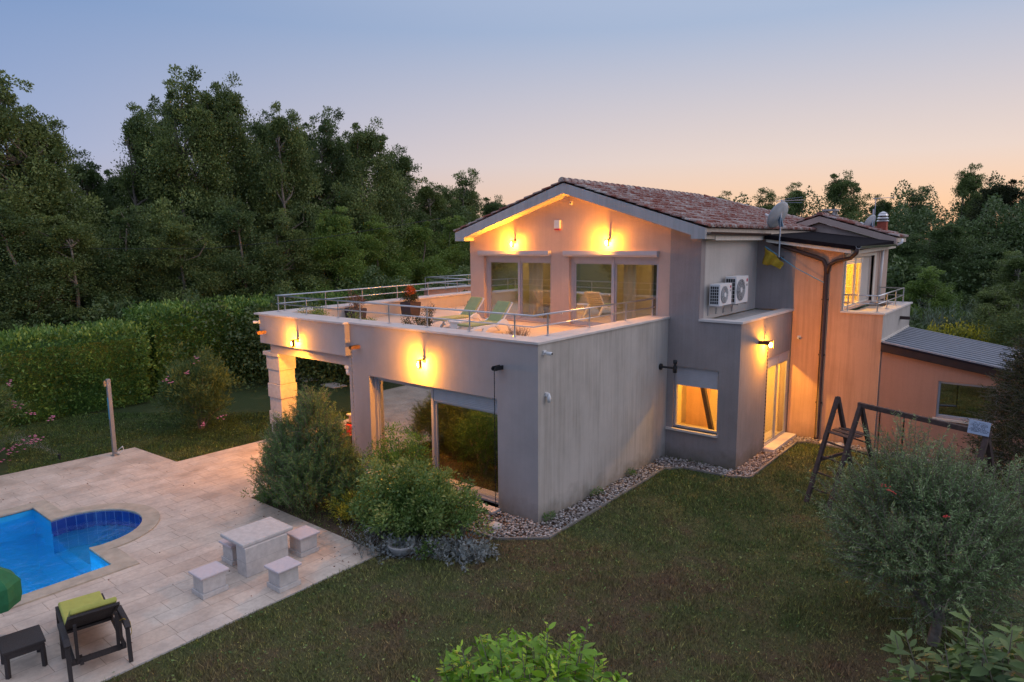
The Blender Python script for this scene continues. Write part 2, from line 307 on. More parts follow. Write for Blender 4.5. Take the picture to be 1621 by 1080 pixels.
# ------------------------------------------------------------------ mesh building
class MB:
    def __init__(s): s.v = []; s.f = []
    def box(s, x0, x1, y0, y1, z0, z1):
        b = len(s.v)
        s.v += [(x, y, z) for z in (z0, z1) for y in (y0, y1) for x in (x0, x1)]
        s.f += [tuple(b+i for i in q) for q in ((0, 2, 3, 1), (4, 5, 7, 6), (0, 1, 5, 4), (2, 6, 7, 3), (0, 4, 6, 2), (1, 3, 7, 5))]
        return s
    def hexa(s, p):   # 8 points, same order as box
        b = len(s.v); s.v += [tuple(q) for q in p]
        s.f += [tuple(b+i for i in q) for q in ((0, 2, 3, 1), (4, 5, 7, 6), (0, 1, 5, 4), (2, 6, 7, 3), (0, 4, 6, 2), (1, 3, 7, 5))]
        return s
    def prism(s, poly, axis, a, b_):
        """poly: 2D points; axis 'x','y','z' extrusion from a to b_"""
        n = len(poly); b = len(s.v)
        for c in (a, b_):
            for p, q in poly:
                s.v.append({'x': (c, p, q), 'y': (p, c, q), 'z': (p, q, c)}[axis])
        s.f.append(tuple(b+i for i in range(n))); s.f.append(tuple(b+n+i for i in reversed(range(n))))
        for i in range(n):
            j = (i+1) % n; s.f.append((b+i, b+n+i, b+n+j, b+j))
        return s
    def tube(s, pts, r, n=8, cap=True):
        pts = [Vector(p) for p in pts]; rs = r if isinstance(r, (list, tuple)) else [r]*len(pts)
        b = len(s.v); prev = None
        for i, p in enumerate(pts):
            d = (pts[min(i+1, len(pts)-1)]-pts[max(i-1, 0)]).normalized()
            if prev is None:
                u = d.orthogonal().normalized()
            else:
                u = (prev-d*prev.dot(d)).normalized()
            prev = u; w = d.cross(u)
            for k in range(n):
                a = 2*math.pi*k/n; q = p+(u*math.cos(a)+w*math.sin(a))*rs[i]; s.v.append(tuple(q))
        for i in range(len(pts)-1):
            for k in range(n):
                k2 = (k+1) % n; s.f.append((b+i*n+k, b+i*n+k2, b+(i+1)*n+k2, b+(i+1)*n+k))
        if cap:
            s.f.append(tuple(b+k for k in reversed(range(n)))); s.f.append(tuple(b+(len(pts)-1)*n+k for k in range(n)))
        return s
    def bar(s, a, c, w, h, up=(0, 0, 1)):   # square bar from a to c
        a = Vector(a); c = Vector(c); d = (c-a).normalized(); u = Vector(up)
        sd = d.cross(u)
        if sd.length < 1e-4: sd = d.orthogonal()
        sd.normalize(); u = sd.cross(d).normalized()
        p = []
        for q in (a, c):
            for e in (-1, 1):
                for g in (-1, 1): p.append(q+sd*w/2*g+u*h/2*e)
        return s.hexa(p)
    def lathe(s, prof, c, n=20, axis='z'):
        b = len(s.v)
        for r, h in prof:
            for k in range(n):
                a = 2*math.pi*k/n
                if axis == 'z': s.v.append((c[0]+r*math.cos(a), c[1]+r*math.sin(a), c[2]+h))
                elif axis == 'x': s.v.append((c[0]+h, c[1]+r*math.cos(a), c[2]+r*math.sin(a)))
                else: s.v.append((c[0]+r*math.cos(a), c[1]+h, c[2]+r*math.sin(a)))
        for i in range(len(prof)-1):
            for k in range(n):
                k2 = (k+1) % n; s.f.append((b+i*n+k, b+i*n+k2, b+(i+1)*n+k2, b+(i+1)*n+k))
        s.f.append(tuple(b+k for k in reversed(range(n)))); s.f.append(tuple(b+(len(prof)-1)*n+k for k in range(n)))
        return s
    def xf(s, m):
        s.v = [tuple(m @ Vector(p)) for p in s.v]; return s
    def build(s, name, mat, parent=None, bevel=0, smooth=False, fix=True):
        me = bpy.data.meshes.new(name); me.from_pydata(s.v, [], s.f)
        if fix:
            import bmesh
            bm = bmesh.new(); bm.from_mesh(me); bmesh.ops.recalc_face_normals(bm, faces=bm.faces); bm.to_mesh(me); bm.free()
        me.materials.append(M[mat] if isinstance(mat, str) else mat)
        if smooth: me.polygons.foreach_set('use_smooth', [True]*len(me.polygons))
        o = bpy.data.objects.new(name, me); COL.objects.link(o)
        if parent:
            o.parent = parent
            o.matrix_parent_inverse = Matrix.Translation(-parent.location) if parent.type == 'EMPTY' else Matrix.Identity(4)
            if parent.type == 'EMPTY' and parent.rotation_euler.z: o.matrix_parent_inverse = parent.matrix_basis.inverted()
        if bevel:
            bv = o.modifiers.new('bevel', 'BEVEL'); bv.width = bevel; bv.segments = 2; bv.limit_method = 'ANGLE'
        return o
def tag(o, label=None, cat=None, group=None, kind=None):
    if label: o['label'] = label
    if cat: o['category'] = cat
    if group: o['group'] = group
    if kind: o['kind'] = kind
    return o
def thing(name, loc, label, cat, group=None):
    e = bpy.data.objects.new(name, None); e.empty_display_size = .2; COL.objects.link(e); e.location = loc
    return tag(e, label, cat, group)
def lp(root):   # parts are built in world space; parent without moving
    return root
def copy_tree(o, parent=None):
    c = o.copy(); COL.objects.link(c)
    if parent: c.parent = parent
    for ch in [x for x in COL.objects if x.parent == o]: copy_tree(ch, c)
    return c
# leaf cloud --------------------------------------------------------------
def leaf_mesh(P, D, Ln, Wd, tint, name, mat, parent=None, fold=.25):
    """P base points, D directions (N,3), Ln, Wd arrays: one folded leaf quad pair each"""
    n = len(P); D = D/np.linalg.norm(D, axis=1, keepdims=True)
    R = RNG.normal(size=(n, 3)); S = np.cross(D, R); S /= np.linalg.norm(S, axis=1, keepdims=True)+1e-9
    Nn = np.cross(D, S); Ln = np.asarray(Ln).reshape(-1, 1)*np.ones((n, 1)); Wd = np.asarray(Wd).reshape(-1, 1)*np.ones((n, 1))
    mid = P+D*Ln*.5
    V = np.stack([P, mid+S*Wd*.5+Nn*Wd*fold, P+D*Ln, mid-S*Wd*.5+Nn*Wd*fold], 1).reshape(-1, 3)
    me = bpy.data.meshes.new(name)
    me.vertices.add(4*n); me.vertices.foreach_set('co', V.astype(np.float32).ravel())
    me.loops.add(4*n); me.loops.foreach_set('vertex_index', np.arange(4*n, dtype=np.int32))
    me.polygons.add(n); me.polygons.foreach_set('loop_start', np.arange(0, 4*n, 4, dtype=np.int32)); me.polygons.foreach_set('loop_total', np.full(n, 4, dtype=np.int32))
    me.update(calc_edges=True)
    at_ = me.attributes.new('tint', 'FLOAT', 'POINT'); at_.data.foreach_set('value', np.repeat(np.clip(tint, 0, 1), 4).astype(np.float32))
    me.materials.append(M[mat]); o = bpy.data.objects.new(name, me); COL.objects.link(o)
    if parent: o.parent = parent
    return o
def unit(n):
    u = RNG.normal(size=(n, 3)); return u/np.linalg.norm(u, axis=1, keepdims=True)
def clump_leaves(C, rad, per, size, asp=.5, up=.3, flat=.75):
    """C clump centres (k,3), rad (k,), leaves around them"""
    k = len(C); U = unit(k*per); rr = np.abs(RNG.normal(.72, .28, (k*per, 1)))
    cc = np.repeat(C, per, 0); r = np.repeat(rad, per).reshape(-1, 1)
    off = U*rr*r; off[:, 2] *= flat
    P = cc+off; D = U+np.array([0, 0, up])+RNG.normal(size=U.shape)*.55
    ct = np.repeat(RNG.uniform(.1, .8, k), per)
    tint = ct+RNG.normal(size=k*per)*.18
    s = size*RNG.uniform(.6, 1.3, k*per)
    return P, D, s, s*asp, tint
def soup(name, V, n, k, tint, mat, faces):
    """n pieces with k verts each"""
    me = bpy.data.meshes.new(name); me.vertices.add(n*k); me.vertices.foreach_set('co', V.astype(np.float32).ravel())
    fs = np.array(faces); nf, fk = fs.shape; idx = (fs[None]+np.arange(n)[:, None, None]*k).reshape(-1)
    me.loops.add(len(idx)); me.loops.foreach_set('vertex_index', idx.astype(np.int32))
    me.polygons.add(n*nf); me.polygons.foreach_set('loop_start', np.arange(0, len(idx), fk, dtype=np.int32)); me.polygons.foreach_set('loop_total', np.full(n*nf, fk, dtype=np.int32))
    me.update(calc_edges=True); a = me.attributes.new('tint', 'FLOAT', 'POINT'); a.data.foreach_set('value', np.repeat(np.clip(tint, 0, 1), k).astype(np.float32))
    me.materials.append(M[mat]); o = bpy.data.objects.new(name, me); COL.objects.link(o); return o
def leaf_hi(P, D, Ln, asp, tint, name, mat, parent):
    n = len(P); D = D/np.linalg.norm(D, axis=1, keepdims=True)
    upv = np.array([0, 0, 1.0])+RNG.normal(size=(n, 3))*.35; S = np.cross(D, upv); S /= np.linalg.norm(S, axis=1, keepdims=True)+1e-9
    N_ = np.cross(S, D); L_ = Ln.reshape(-1, 1); bend = RNG.uniform(.02, .22, (n, 1))*L_; w = L_*asp*RNG.uniform(.8, 1.2, (n, 1)); tw = RNG.normal(size=(n, 1))*.12
    sp = [P+D*L_*t-N_*bend*t*t for t in (0, .33, .68, 1.0)]
    l1 = sp[1]+S*w*.46+N_*w*(.14+tw); l2 = sp[2]+S*w*.40+N_*w*(.10+tw); r1 = sp[1]-S*w*.46+N_*w*(.14-tw); r2 = sp[2]-S*w*.40+N_*w*(.10-tw)
    V = np.stack([sp[0], sp[1], sp[2], sp[3], l1, l2, r1, r2], 1).reshape(-1, 3)
    o = soup(name, V, n, 8, tint, mat, [(0, 4, 1), (1, 4, 5), (1, 5, 2), (2, 5, 3), (0, 1, 6), (1, 7, 6), (1, 2, 7), (2, 3, 7)])
    o.data.polygons.foreach_set('use_smooth', [True]*len(o.data.polygons)); o.parent = parent; return o
PROTO = {}
def tree(name, loc, h, r, seed, mat, label, cat='tree', group=None, trunk=.35, n=430, per=140, leaf=.125, crown0=.22, rot=0):
    """broadleaf tree with trunk, limbs and clumped crown; meshes are shared between copies of the same seed"""
    global RNG
    key = (seed, mat)
    root = thing(name, loc, label, cat, group)
    H0, R0 = 12.0, 3.4
    if key not in PROTO:
        RNG = np.random.default_rng(seed)
        C = []; rad = []
        lobes = []
        for q in range(16):
            f = RNG.uniform(.22, .93); a = RNG.uniform(0, 6.28); w_ = (1-max(0, f-.45)/.62)*R0
            lobes.append((math.cos(a)*w_*.55, math.sin(a)*w_*.55, f*H0, w_*RNG.uniform(.22, .5)))
        lobes.append((0, 0, H0*.90, R0*.3)); lobes.append((.3, .2, H0*.8, R0*.4))
        while len(C) < n:
            l = lobes[RNG.integers(len(lobes))]
            u = unit(1)[0]; q = np.array([l[0], l[1], l[2]])+u*l[3]*RNG.uniform(.4, 1.15)*np.array([1, 1, 1.5])
            if q[2] < crown0*H0 or q[2] > H0*1.0: continue
            C.append(q); rad.append(RNG.uniform(.25, .7))
        C = np.array(C); rad = np.array(rad)
        rad[C[:, 2] > H0*.85] *= .6
        P, D, s, w, ti = clump_leaves(C, rad, per, leaf)
        mb = MB(); x = y = 0; pts = []
        for i in range(9):
            z = H0*.88*i/8; pts.append((x, y, z)); x += RNG.normal()*.12; y += RNG.normal()*.12
        mb.tube(pts, [.17*(1-.1*i) for i in range(9)], 8)
        for i in RNG.choice(len(C), 34, replace=False):
            c = C[i]; zb = max(H0*.15, c[2]-np.hypot(c[0], c[1])*RNG.uniform(.6, 1.2)); k = min(7, int(zb/(H0*.88)*8)); a = Vector(pts[k]).lerp(Vector(pts[k+1]), .5)
            b_ = Vector(c); md = (a+b_)/2+Vector((RNG.normal()*.2, RNG.normal()*.2, -.25))
            mb.tube([a, md, b_], [.06, .04, .015], 5, False)
        tr_ = mb.build('trunk', 'bark', root, smooth=True, fix=False); tr_.matrix_parent_inverse = Matrix.Identity(4)
        cr = leaf_mesh(P, D, s, w, ti, 'crown', mat, root)
        PROTO[key] = (tr_, cr)
    else:
        for o in PROTO[key]:
            c = o.copy(); COL.objects.link(c); c.parent = root
    root.scale = (r/R0, r/R0, h/H0); root.rotation_euler.z = rot
    return root
def shrub(name, loc, rx, ry, h, mat, label, cat='shrub', n=6000, size=.09, asp=.4, shell=.45, up=.5, group=None, z0=.05, clumps=60, cr=.28, jag=.3, stems=10, core=None):
    root = thing(name, loc, label, cat, group)
    C = []; rad = []
    ph = RNG.uniform(0, 6.28, 3)
    for _ in range(clumps):
        u = unit(1)[0]; u[2] = abs(u[2])*1.0 if RNG.random() < .7 else -abs(u[2])*.8
        k = RNG.uniform(shell, 1.0)*(1+RNG.normal()*jag*.3)*(1+.22*math.sin(4*math.atan2(u[1], u[0])+ph[0])*math.sin(3*u[2]+ph[1]))
        C.append((u[0]*k*rx, u[1]*k*ry, h*.5+u[2]*k*h*.5)); rad.append(cr*RNG.uniform(.7, 1.25))
    C = np.array(C); C[:, 2] = np.maximum(C[:, 2], z0+.1)
    P, D, s, w, ti = clump_leaves(C, np.array(rad), max(8, n//clumps), size, asp, up, .9)
    P[:, 2] = np.maximum(P[:, 2], .02)
    outw = P*np.array([1/rx, 1/ry, 0]); D = D+outw*.5
    leaf_mesh(P, D, s, w, ti, 'foliage', mat, root)
    mb = MB()
    for i in range(stems):
        c = C[RNG.integers(len(C))]
        mb.tube([(c[0]*.08, c[1]*.08, 0), (c[0]*.4, c[1]*.4, c[2]*.55), tuple(c)], [.03, .02, .008], 5, False)
    o = mb.build('stem', 'bark', root, fix=False); o.matrix_parent_inverse = Matrix.Identity(4)
    return root
def shoots(name, loc, C, Dir, length, per, lsize, asp, mat, label, cat, lean=.9, group=None, stem_r=.006, hi=False):
    """shoots: stems at C along Dir carrying leaves all round (pine candles, laurel shoots, olive twigs)"""
    root = thing(name, loc, label, cat, group)
    k = len(C); Dir = Dir/np.linalg.norm(Dir, axis=1, keepdims=True)
    tpos = np.tile(np.linspace(.05, 1, per), k).reshape(-1, 1)
    Ls = np.repeat(length, per).reshape(-1, 1)
    DD = np.repeat(Dir, per, 0); CC = np.repeat(C, per, 0)
    P = CC+DD*tpos*Ls
    U = unit(k*per); U -= DD*(U*DD).sum(1, keepdims=True); U /= np.linalg.norm(U, axis=1, keepdims=True)
    D = DD*(1-lean*(1-tpos*.5))+U*lean
    ct = np.repeat(RNG.uniform(.05, .75, k), per)+tpos[:, 0]*.3+RNG.normal(size=k*per)*.1
    s = lsize*RNG.uniform(.75, 1.2, k*per)
    if hi:
        s = s*(1-.55*np.clip((tpos[:, 0]-.75)/.25, 0, 1))*RNG.uniform(.6, 1.1, k*per); keep = RNG.random(k*per) > .12
        ct = ct*.8+np.clip((tpos[:, 0]-.7), 0, 1)*.9; D = D+RNG.normal(size=D.shape)*.2-np.array([0, 0, .35])*(1-tpos)
        leaf_hi(P[keep], D[keep], s[keep], asp, ct[keep], 'foliage', mat, root)
    else: leaf_mesh(P, D, s, s*asp, ct, 'foliage', mat, root, fold=.15)
    mb = MB()
    for i in range(k):
        mb.tube([tuple(C[i]), tuple(C[i]+Dir[i]*length[i])], [stem_r, stem_r*.5], 3, False)
    o = mb.build('stem', 'bark', root, fix=False); o.matrix_parent_inverse = Matrix.Identity(4)
    return root
def hedge(name, x0, x1, y0, y1, h, label, mat='hedge', dens=260, size=.13, faces='fblrt', noise=.16, cat='hedge', zb=.05):
    root = thing(name, ((x0+x1)/2, (y0+y1)/2, 0), label, cat)
    cx, cy = (x0+x1)/2, (y0+y1)/2; sx, sy = (x1-x0)/2, (y1-y0)/2
    Ps = []; Ds = []
    def face(n, fn, nr):
        a = RNG.uniform(-1, 1, n); b_ = RNG.uniform(0, 1, n); p = fn(a, b_); d = RNG.normal(size=(n, 3))*.5+np.array(nr)*.8+np.array([0, 0, .35])
        # lumps
        w = np.sin(p[:, 0]*1.9+p[:, 2]*2.3)*.5+np.sin(p[:, 1]*2.3+p[:, 2]*1.7+1)*.5
        p = p+np.array(nr)*(w*noise*.6+RNG.normal(size=n)*noise*.45).reshape(-1, 1)
        Ps.append(p); Ds.append(d)
    o1 = np.ones
    if 'f' in faces: face(int(2*sx*h*dens), lambda a, b: np.stack([a*sx, -sy*o1(len(a)), zb+b*(h-zb)], 1), (0, -1, 0))
    if 'b' in faces: face(int(2*sx*h*dens*.5), lambda a, b: np.stack([a*sx, sy*o1(len(a)), zb+b*(h-zb)], 1), (0, 1, 0))
    if 'r' in faces: face(int(2*sy*h*dens), lambda a, b: np.stack([sx*o1(len(a)), a*sy, zb+b*(h-zb)], 1), (1, 0, 0))
    if 'l' in faces: face(int(2*sy*h*dens*.4), lambda a, b: np.stack([-sx*o1(len(a)), a*sy, zb+b*(h-zb)], 1), (-1, 0, 0))
    if 't' in faces: face(int(4*sx*sy*dens*1.2), lambda a, b: np.stack([a*sx, (b*2-1)*sy, h*o1(len(a))+np.abs(RNG.normal(size=len(a)))*.12], 1), (0, 0, 1))
    P = np.concatenate(Ps); D = np.concatenate(Ds); n = len(P)
    ti = .38+.25*np.sin(P[:, 1]*3.1+P[:, 2]*4)*np.sin(P[:, 0]*2.7+P[:, 2]*3.3)+RNG.normal(size=n)*.2
    s = size*RNG.uniform(.6, 1.25, n)
    leaf_mesh(P, D, s, s*.45, ti, 'foliage', mat, root)
    o = MB().box(-sx+.22, sx-.22, -sy+.22, sy-.22, 0, h-.2).build('stem', 'hedge', root); o.matrix_parent_inverse = Matrix.Identity(4)  # dark solid core added against see-through, not a real stem
    return root
# ================================================================== SETTING
def struct(o, kind='structure'): o['kind'] = kind; return o
# pool outline: rectangle plus roman end
ARC = [(-7.62+1.16*math.cos(a), -6.45+1.16*math.sin(a)) for a in [math.radians(x) for x in range(-11, 192, 9)]]
ARC = [(-6.50, -6.70)]+ARC[1:-1]+[(-8.74, -6.70)]
POOL = [(-5.34, -14.5), (-5.34, -6.70)]+ARC+[(-9.95, -6.70), (-9.95, -14.5)]
def ring_fill(name, outer, inner, z, mat, thick=None):
    """flat sheet with a hole"""
    import bmesh
    bm = bmesh.new(); es = []
    for poly in (outer, inner):
        vs = [bm.verts.new((x, y, z)) for x, y in poly]
        for i in range(len(vs)): es.append(bm.edges.new((vs[i], vs[(i+1) % len(vs)])))
    bmesh.ops.triangle_fill(bm, use_beauty=True, edges=es)
    for f in bm.faces:
        if f.normal.z < 0: f.normal_flip()
    if thick:
        g = bmesh.ops.extrude_face_region(bm, geom=bm.faces[:]); vs = [e for e in g['geom'] if isinstance(e, bmesh.types.BMVert)]
        bmesh.ops.translate(bm, vec=(0, 0, -thick), verts=vs); bmesh.ops.recalc_face_normals(bm, faces=bm.faces)
    me = bpy.data.meshes.new(name); bm.to_mesh(me); bm.free(); me.materials.append(M[mat])
    o = bpy.data.objects.new(name, me); COL.objects.link(o); return o
def offset(poly, d):
    n = len(poly); r = []
    for i in range(n):
        a = Vector(poly[i-1]); b = Vector(poly[i]); c = Vector(poly[(i+1) % n])
        n1 = (b-a).normalized(); n2 = (c-b).normalized(); n1 = Vector((n1.y, -n1.x)); n2 = Vector((n2.y, -n2.x))
        m_ = n1+n2; m_ = m_/max(.35, m_.length_squared)*2*d*.5*1.0 if m_.length > .1 else n1*d
        k = (n1+n2).normalized()*d/max(.6, (n1+n2).normalized().dot(n1)); r.append((b.x+k.x, b.y+k.y))
    return r
# POOL runs counter-clockwise?  compute sign
ar = sum(POOL[i-1][0]*POOL[i][1]-POOL[i][0]*POOL[i-1][1] for i in range(len(POOL)))
if ar < 0: POOL = POOL[::-1]
COPE = offset(POOL, .36)
COPE = [(x, max(y, -14.9)) for x, y in COPE]
big = [(-900, -900), (900, -900), (900, 900), (-900, 900)]
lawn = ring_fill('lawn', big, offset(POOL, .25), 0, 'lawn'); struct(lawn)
DECK = [(-1.63, -14.9), (-1.63, -3.12), (-6.5, -3.12), (-6.5, 6.0), (-10.75, 6.0), (-10.75, -2.95), (-13.2, -3.1), (-13.38, -6.4), (-13.38, -14.9)]
deck = ring_fill('pool_deck', DECK, offset(POOL, .30), .03, 'paving'); struct(deck)
mbx = MB()
for i in range(len(DECK)-1):
    (xa, ya), (xb, yb) = DECK[i], DECK[i+1]
    b0 = len(mbx.v); mbx.v += [(xa, ya, -.05), (xb, yb, -.05), (xb, yb, .03), (xa, ya, .03)]; mbx.f.append((b0, b0+1, b0+2, b0+3))
struct(mbx.build('pool_deck_edge', 'stone', fix=False))
cop = ring_fill('pool_coping', COPE, POOL, .055, 'coping', .05); struct(cop)
# basin
n = len(POOL); v = []; f = []; uv = []; u = 0
me = bpy.data.meshes.new('pool_basin'); verts = []; faces = []; uvs = []; mats = []
for i in range(n):
    a = POOL[i]; b_ = POOL[(i+1) % n]; ln_ = math.dist(a, b_); k = len(verts)
    arc = a[1] > -6.75 and b_[1] > -6.75 and -8.8 < (a[0]+b_[0])/2 < -6.45
    for (z0, z1, mi) in ((-.9 if arc else -1.5, .02, 1 if arc else 0),):
        k = len(verts); verts += [(a[0], a[1], z0), (b_[0], b_[1], z0), (b_[0], b_[1], z1), (a[0], a[1], z1)]
        faces.append((k, k+1, k+2, k+3)); uvs += [(u, z0), (u+ln_, z0), (u+ln_, z1), (u, z1)]; mats.append(mi)
    u += ln_
k = len(verts); rect = [(-5.34, -14.5), (-5.34, -6.70), (-9.95, -6.70), (-9.95, -14.5)]
verts += [(x, y, -1.5) for x, y in rect]; faces.append((k, k+1, k+2, k+3)); uvs += [(0, 0)]*4; mats.append(0)
# raised floor of the roman end
k = len(verts); verts += [(x, y, -.75) for x, y in ARC]; faces.append(tuple(range(k, k+len(ARC)))); uvs += [(x, y) for x, y in ARC]; mats.append(0)
k = len(verts); verts += [(-8.74, -6.70, -.75), (-6.50, -6.70, -.75), (-6.50, -6.70, -1.5), (-8.74, -6.70, -1.5)]; faces.append((k, k+1, k+2, k+3)); uvs += [(0, 0)]*4; mats.append(0)
# bench step along the arc's right side
me.from_pydata(verts, [], faces); uvl = me.uv_layers.new(name='UVMap')
uvl.data.foreach_set('uv', np.array(uvs, dtype=np.float32).ravel())
me.materials.append(M['liner']); me.materials.append(M['navytile']); me.polygons.foreach_set('material_index', mats)
pb = bpy.data.objects.new('pool_basin', me); COL.objects.link(pb); struct(pb)
st_ = [(-7.62+1.12*math.cos(math.radians(x)), -6.45+1.12*math.sin(math.radians(x))) for x in range(-8, 62, 10)]+[(-7.1, -5.45), (-6.75, -6.6)]
struct(MB().prism(st_, 'z', -.75, -.42).build('pool_step', 'liner'))
wt = MB(); wt.v = [(x, y, -.12) for x, y in POOL]; wt.f = [tuple(range(len(POOL)))]
struct(wt.build('pool_water', 'water', fix=False))
def point(name, loc, e, c, r=.06, parent=None):
    l = bpy.data.lights.new(name, 'POINT'); l.energy = e; l.color = c; l.shadow_soft_size = r
    o = bpy.data.objects.new(name, l); COL.objects.link(o); o.location = loc
    return o
for loc, e in (((-5.47, -8.6, -.85), 75), ((-5.47, -10.6, -.85), 60), ((-7.6, -13.9, -.7), 90), ((-6.62, -6.0, -.34), 6)):
    point('pool_light', loc, e, (.55, .85, 1), .06)
# stepping stones in the left lawn
for (x, y) in ((-18.1, 6.35), (-15.95, 6.3)):
    o = MB().prism([(x-.55, y-.3), (x+.5, y-.36), (x+.58, y+.28), (x-.45, y+.36)], 'z', 0, .05).build('stepping_stone', 'stone', bevel=.01)
    tag(o, 'flat pale stepping stone in the lawn seen through the portico, '+('the farther left one' if x < -17 else 'the nearer right one'), 'stepping stone', 'stepping stones in the left lawn')
# gravel strip, kerb
KERB = [(-1.5, -1.25), (-.2, -1.15), (.62, -.45), (.52, 5.0), (.9, 5.45), (2.2, 5.55), (2.62, 5.8), (2.62, 9.85), (3.0, 10.02), (4.75, 10.05), (8.5, 10.05)]
INNER = [(8.5, 10.5), (2.1, 10.5), (2.1, 6.1), (.02, 6.1), (.02, 0), (-1.5, 0)]
gb = MB(); gb.v = [(x, y, .012) for x, y in KERB+INNER]; gb.f = [tuple(range(len(gb.v)))]
struct(gb.build('gravel_bed', 'soil', fix=False))
kb = MB()
for i in range(len(KERB)-1):
    a = Vector((*KERB[i], .03)); b_ = Vector((*KERB[i+1], .03)); kb.bar(a, b_, .05, .05)
struct(kb.build('lawn_kerb', plain('kerb_stone', (.22, .20, .18), .9, 0, .25, 5, .4, 40)))
def inpoly(x, y, P):
    r = np.zeros(len(x), bool); j = len(P)-1
    for i in range(len(P)):
        xi, yi = P[i]; xj, yj = P[j]
        r ^= ((yi > y) != (yj > y)) & (x < (xj-xi)*(y-yi)/(yj-yi+1e-12)+xi); j = i
    return r
def pebbles(name, x, y, z, s, mat='gravel'):
    n = len(x); base = np.array([(1, 0, 0), (0, 1, 0), (-1, 0, 0), (0, -1, 0), (.1, .1, .7), (0, 0, -.5)], float)
    ang = RNG.uniform(0, 6.28, n); ca, sa = np.cos(ang), np.sin(ang)
    B = base[None]*RNG.uniform(.65, 1.35, (n, 6, 1)); B = B*np.stack([s*RNG.uniform(.8, 1.5, n), s, s*.8], 1)[:, None]
    X = B[:, :, 0]*ca[:, None]-B[:, :, 1]*sa[:, None]; Y = B[:, :, 0]*sa[:, None]+B[:, :, 1]*ca[:, None]
    V = np.stack([X+x[:, None], Y+y[:, None], B[:, :, 2]+z[:, None]], 2).reshape(-1, 3)
    return soup(name, V, n, 6, RNG.uniform(0, 1, n), mat, [(0, 1, 4), (1, 2, 4), (2, 3, 4), (3, 0, 4), (1, 0, 5), (2, 1, 5), (3, 2, 5), (0, 3, 5)])
gx = RNG.uniform(-1.5, 8.5, 60000); gy = RNG.uniform(-1.3, 10.5, 60000); ok = inpoly(gx, gy, KERB+INNER); gx, gy = gx[ok], gy[ok]
gv = pebbles('gravel', gx, gy, RNG.uniform(.015, .06, len(gx)), RNG.uniform(.018, .042, len(gx))); struct(gv, 'stuff')
gv['label'] = 'white and grey gravel strip round the foot of the house'
# grass blades over the lawn in view
def grass(x, y, h, w, name='grass'):
    n = len(x); a = RNG.uniform(0, 6.28, n); lean = RNG.normal(size=(n, 2))*h[:, None]*.45
    P = np.stack([x, y, np.zeros(n)], 1); s = np.stack([np.cos(a)*w, np.sin(a)*w, np.zeros(n)], 1)
    T = P+np.stack([lean[:, 0], lean[:, 1], h], 1)
    V = np.stack([P-s, P+s, T], 1).reshape(-1, 3); return soup(name, V, n, 3, RNG.uniform(0, 1, n), 'blade', [(0, 1, 2)])
nG = 520000
t_ = RNG.uniform(0, 1, nG); dep = 5.5+t_**.8*19; px = RNG.uniform(-20, 1640, nG)
hh = Vector((FW.x, FW.y)).normalized(); rr_ = Vector((RT.x, RT.y)).normalized()
X = CAMP.x+hh.x*dep+rr_.x*dep*(px-810.5)/F_PX; Y = CAMP.y+hh.y*dep+rr_.y*dep*(px-810.5)/F_PX
HOUSE = [(-6.5, 0), (0, 0), (0, 6.17), (2.09, 6.17), (2.09, 10.5), (9, 10.5), (9, 30), (-12, 30), (-12, 6.2), (-6.5, 6)]
BED = KERB+INNER
ok = ~inpoly(X, Y, DECK) & ~inpoly(X, Y, HOUSE) & ~inpoly(X, Y, BED) & ~inpoly(X, Y, COPE)
X, Y, dep = X[ok], Y[ok], dep[ok]
clump_h = .6+.6*np.sin(X*3.1+np.sin(Y*2.3))*np.sin(Y*2.7+np.sin(X*1.9))
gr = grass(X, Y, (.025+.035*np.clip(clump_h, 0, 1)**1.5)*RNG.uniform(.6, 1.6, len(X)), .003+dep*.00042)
struct(gr, 'stuff'); gr['label'] = 'patchy green and dried brown lawn grass'
nW = 5200; jx = RNG.integers(0, len(X), nW); wx, wy = X[jx]+RNG.normal(size=nW)*.05, Y[jx]+RNG.normal(size=nW)*.05
wd = leaf_mesh(np.stack([wx, wy, RNG.uniform(.02, .06, nW)], 1), RNG.normal(size=(nW, 3))*[1, 1, .35]+[0, 0, .25], RNG.uniform(.03, .07, nW), RNG.uniform(.015, .035, nW), RNG.uniform(0, 1, nW), 'lawn_weeds', 'euon'); struct(wd, 'stuff'); wd['label'] = 'small weeds scattered through the lawn'
nL = 130; lx = np.concatenate([RNG.uniform(-13, -1.7, 90), RNG.uniform(-6, -1.7, 40)]); ly = np.concatenate([RNG.uniform(-10, -3.2, 90), RNG.uniform(-3.9, -3.15, 40)]); ok = ~inpoly(lx, ly, COPE)
ll = leaf_mesh(np.stack([lx, ly, np.full(nL, .04)], 1)[ok], (RNG.normal(size=(nL, 3))*[1, 1, .12]+[0, 0, .05])[ok], RNG.uniform(.03, .06, nL)[ok], RNG.uniform(.015, .03, nL)[ok], RNG.uniform(0, 1, nL)[ok], 'fallen_leaves', 'heath'); struct(ll, 'stuff'); ll['label'] = 'a few dry leaves fallen on the paving'
# planting bed soil in front of the facade
sb = MB(); sb.v = [(x, y, .008) for x, y in ((-6.5, -3.12), (-1.6, -3.12), (-.5, -2.6), (-.2, -1.15), (-1.5, -1.25), (-1.5, 0), (-6.5, 0))]; sb.f = [tuple(range(7))]
struct(sb.build('planting_bed', 'soil', fix=False))
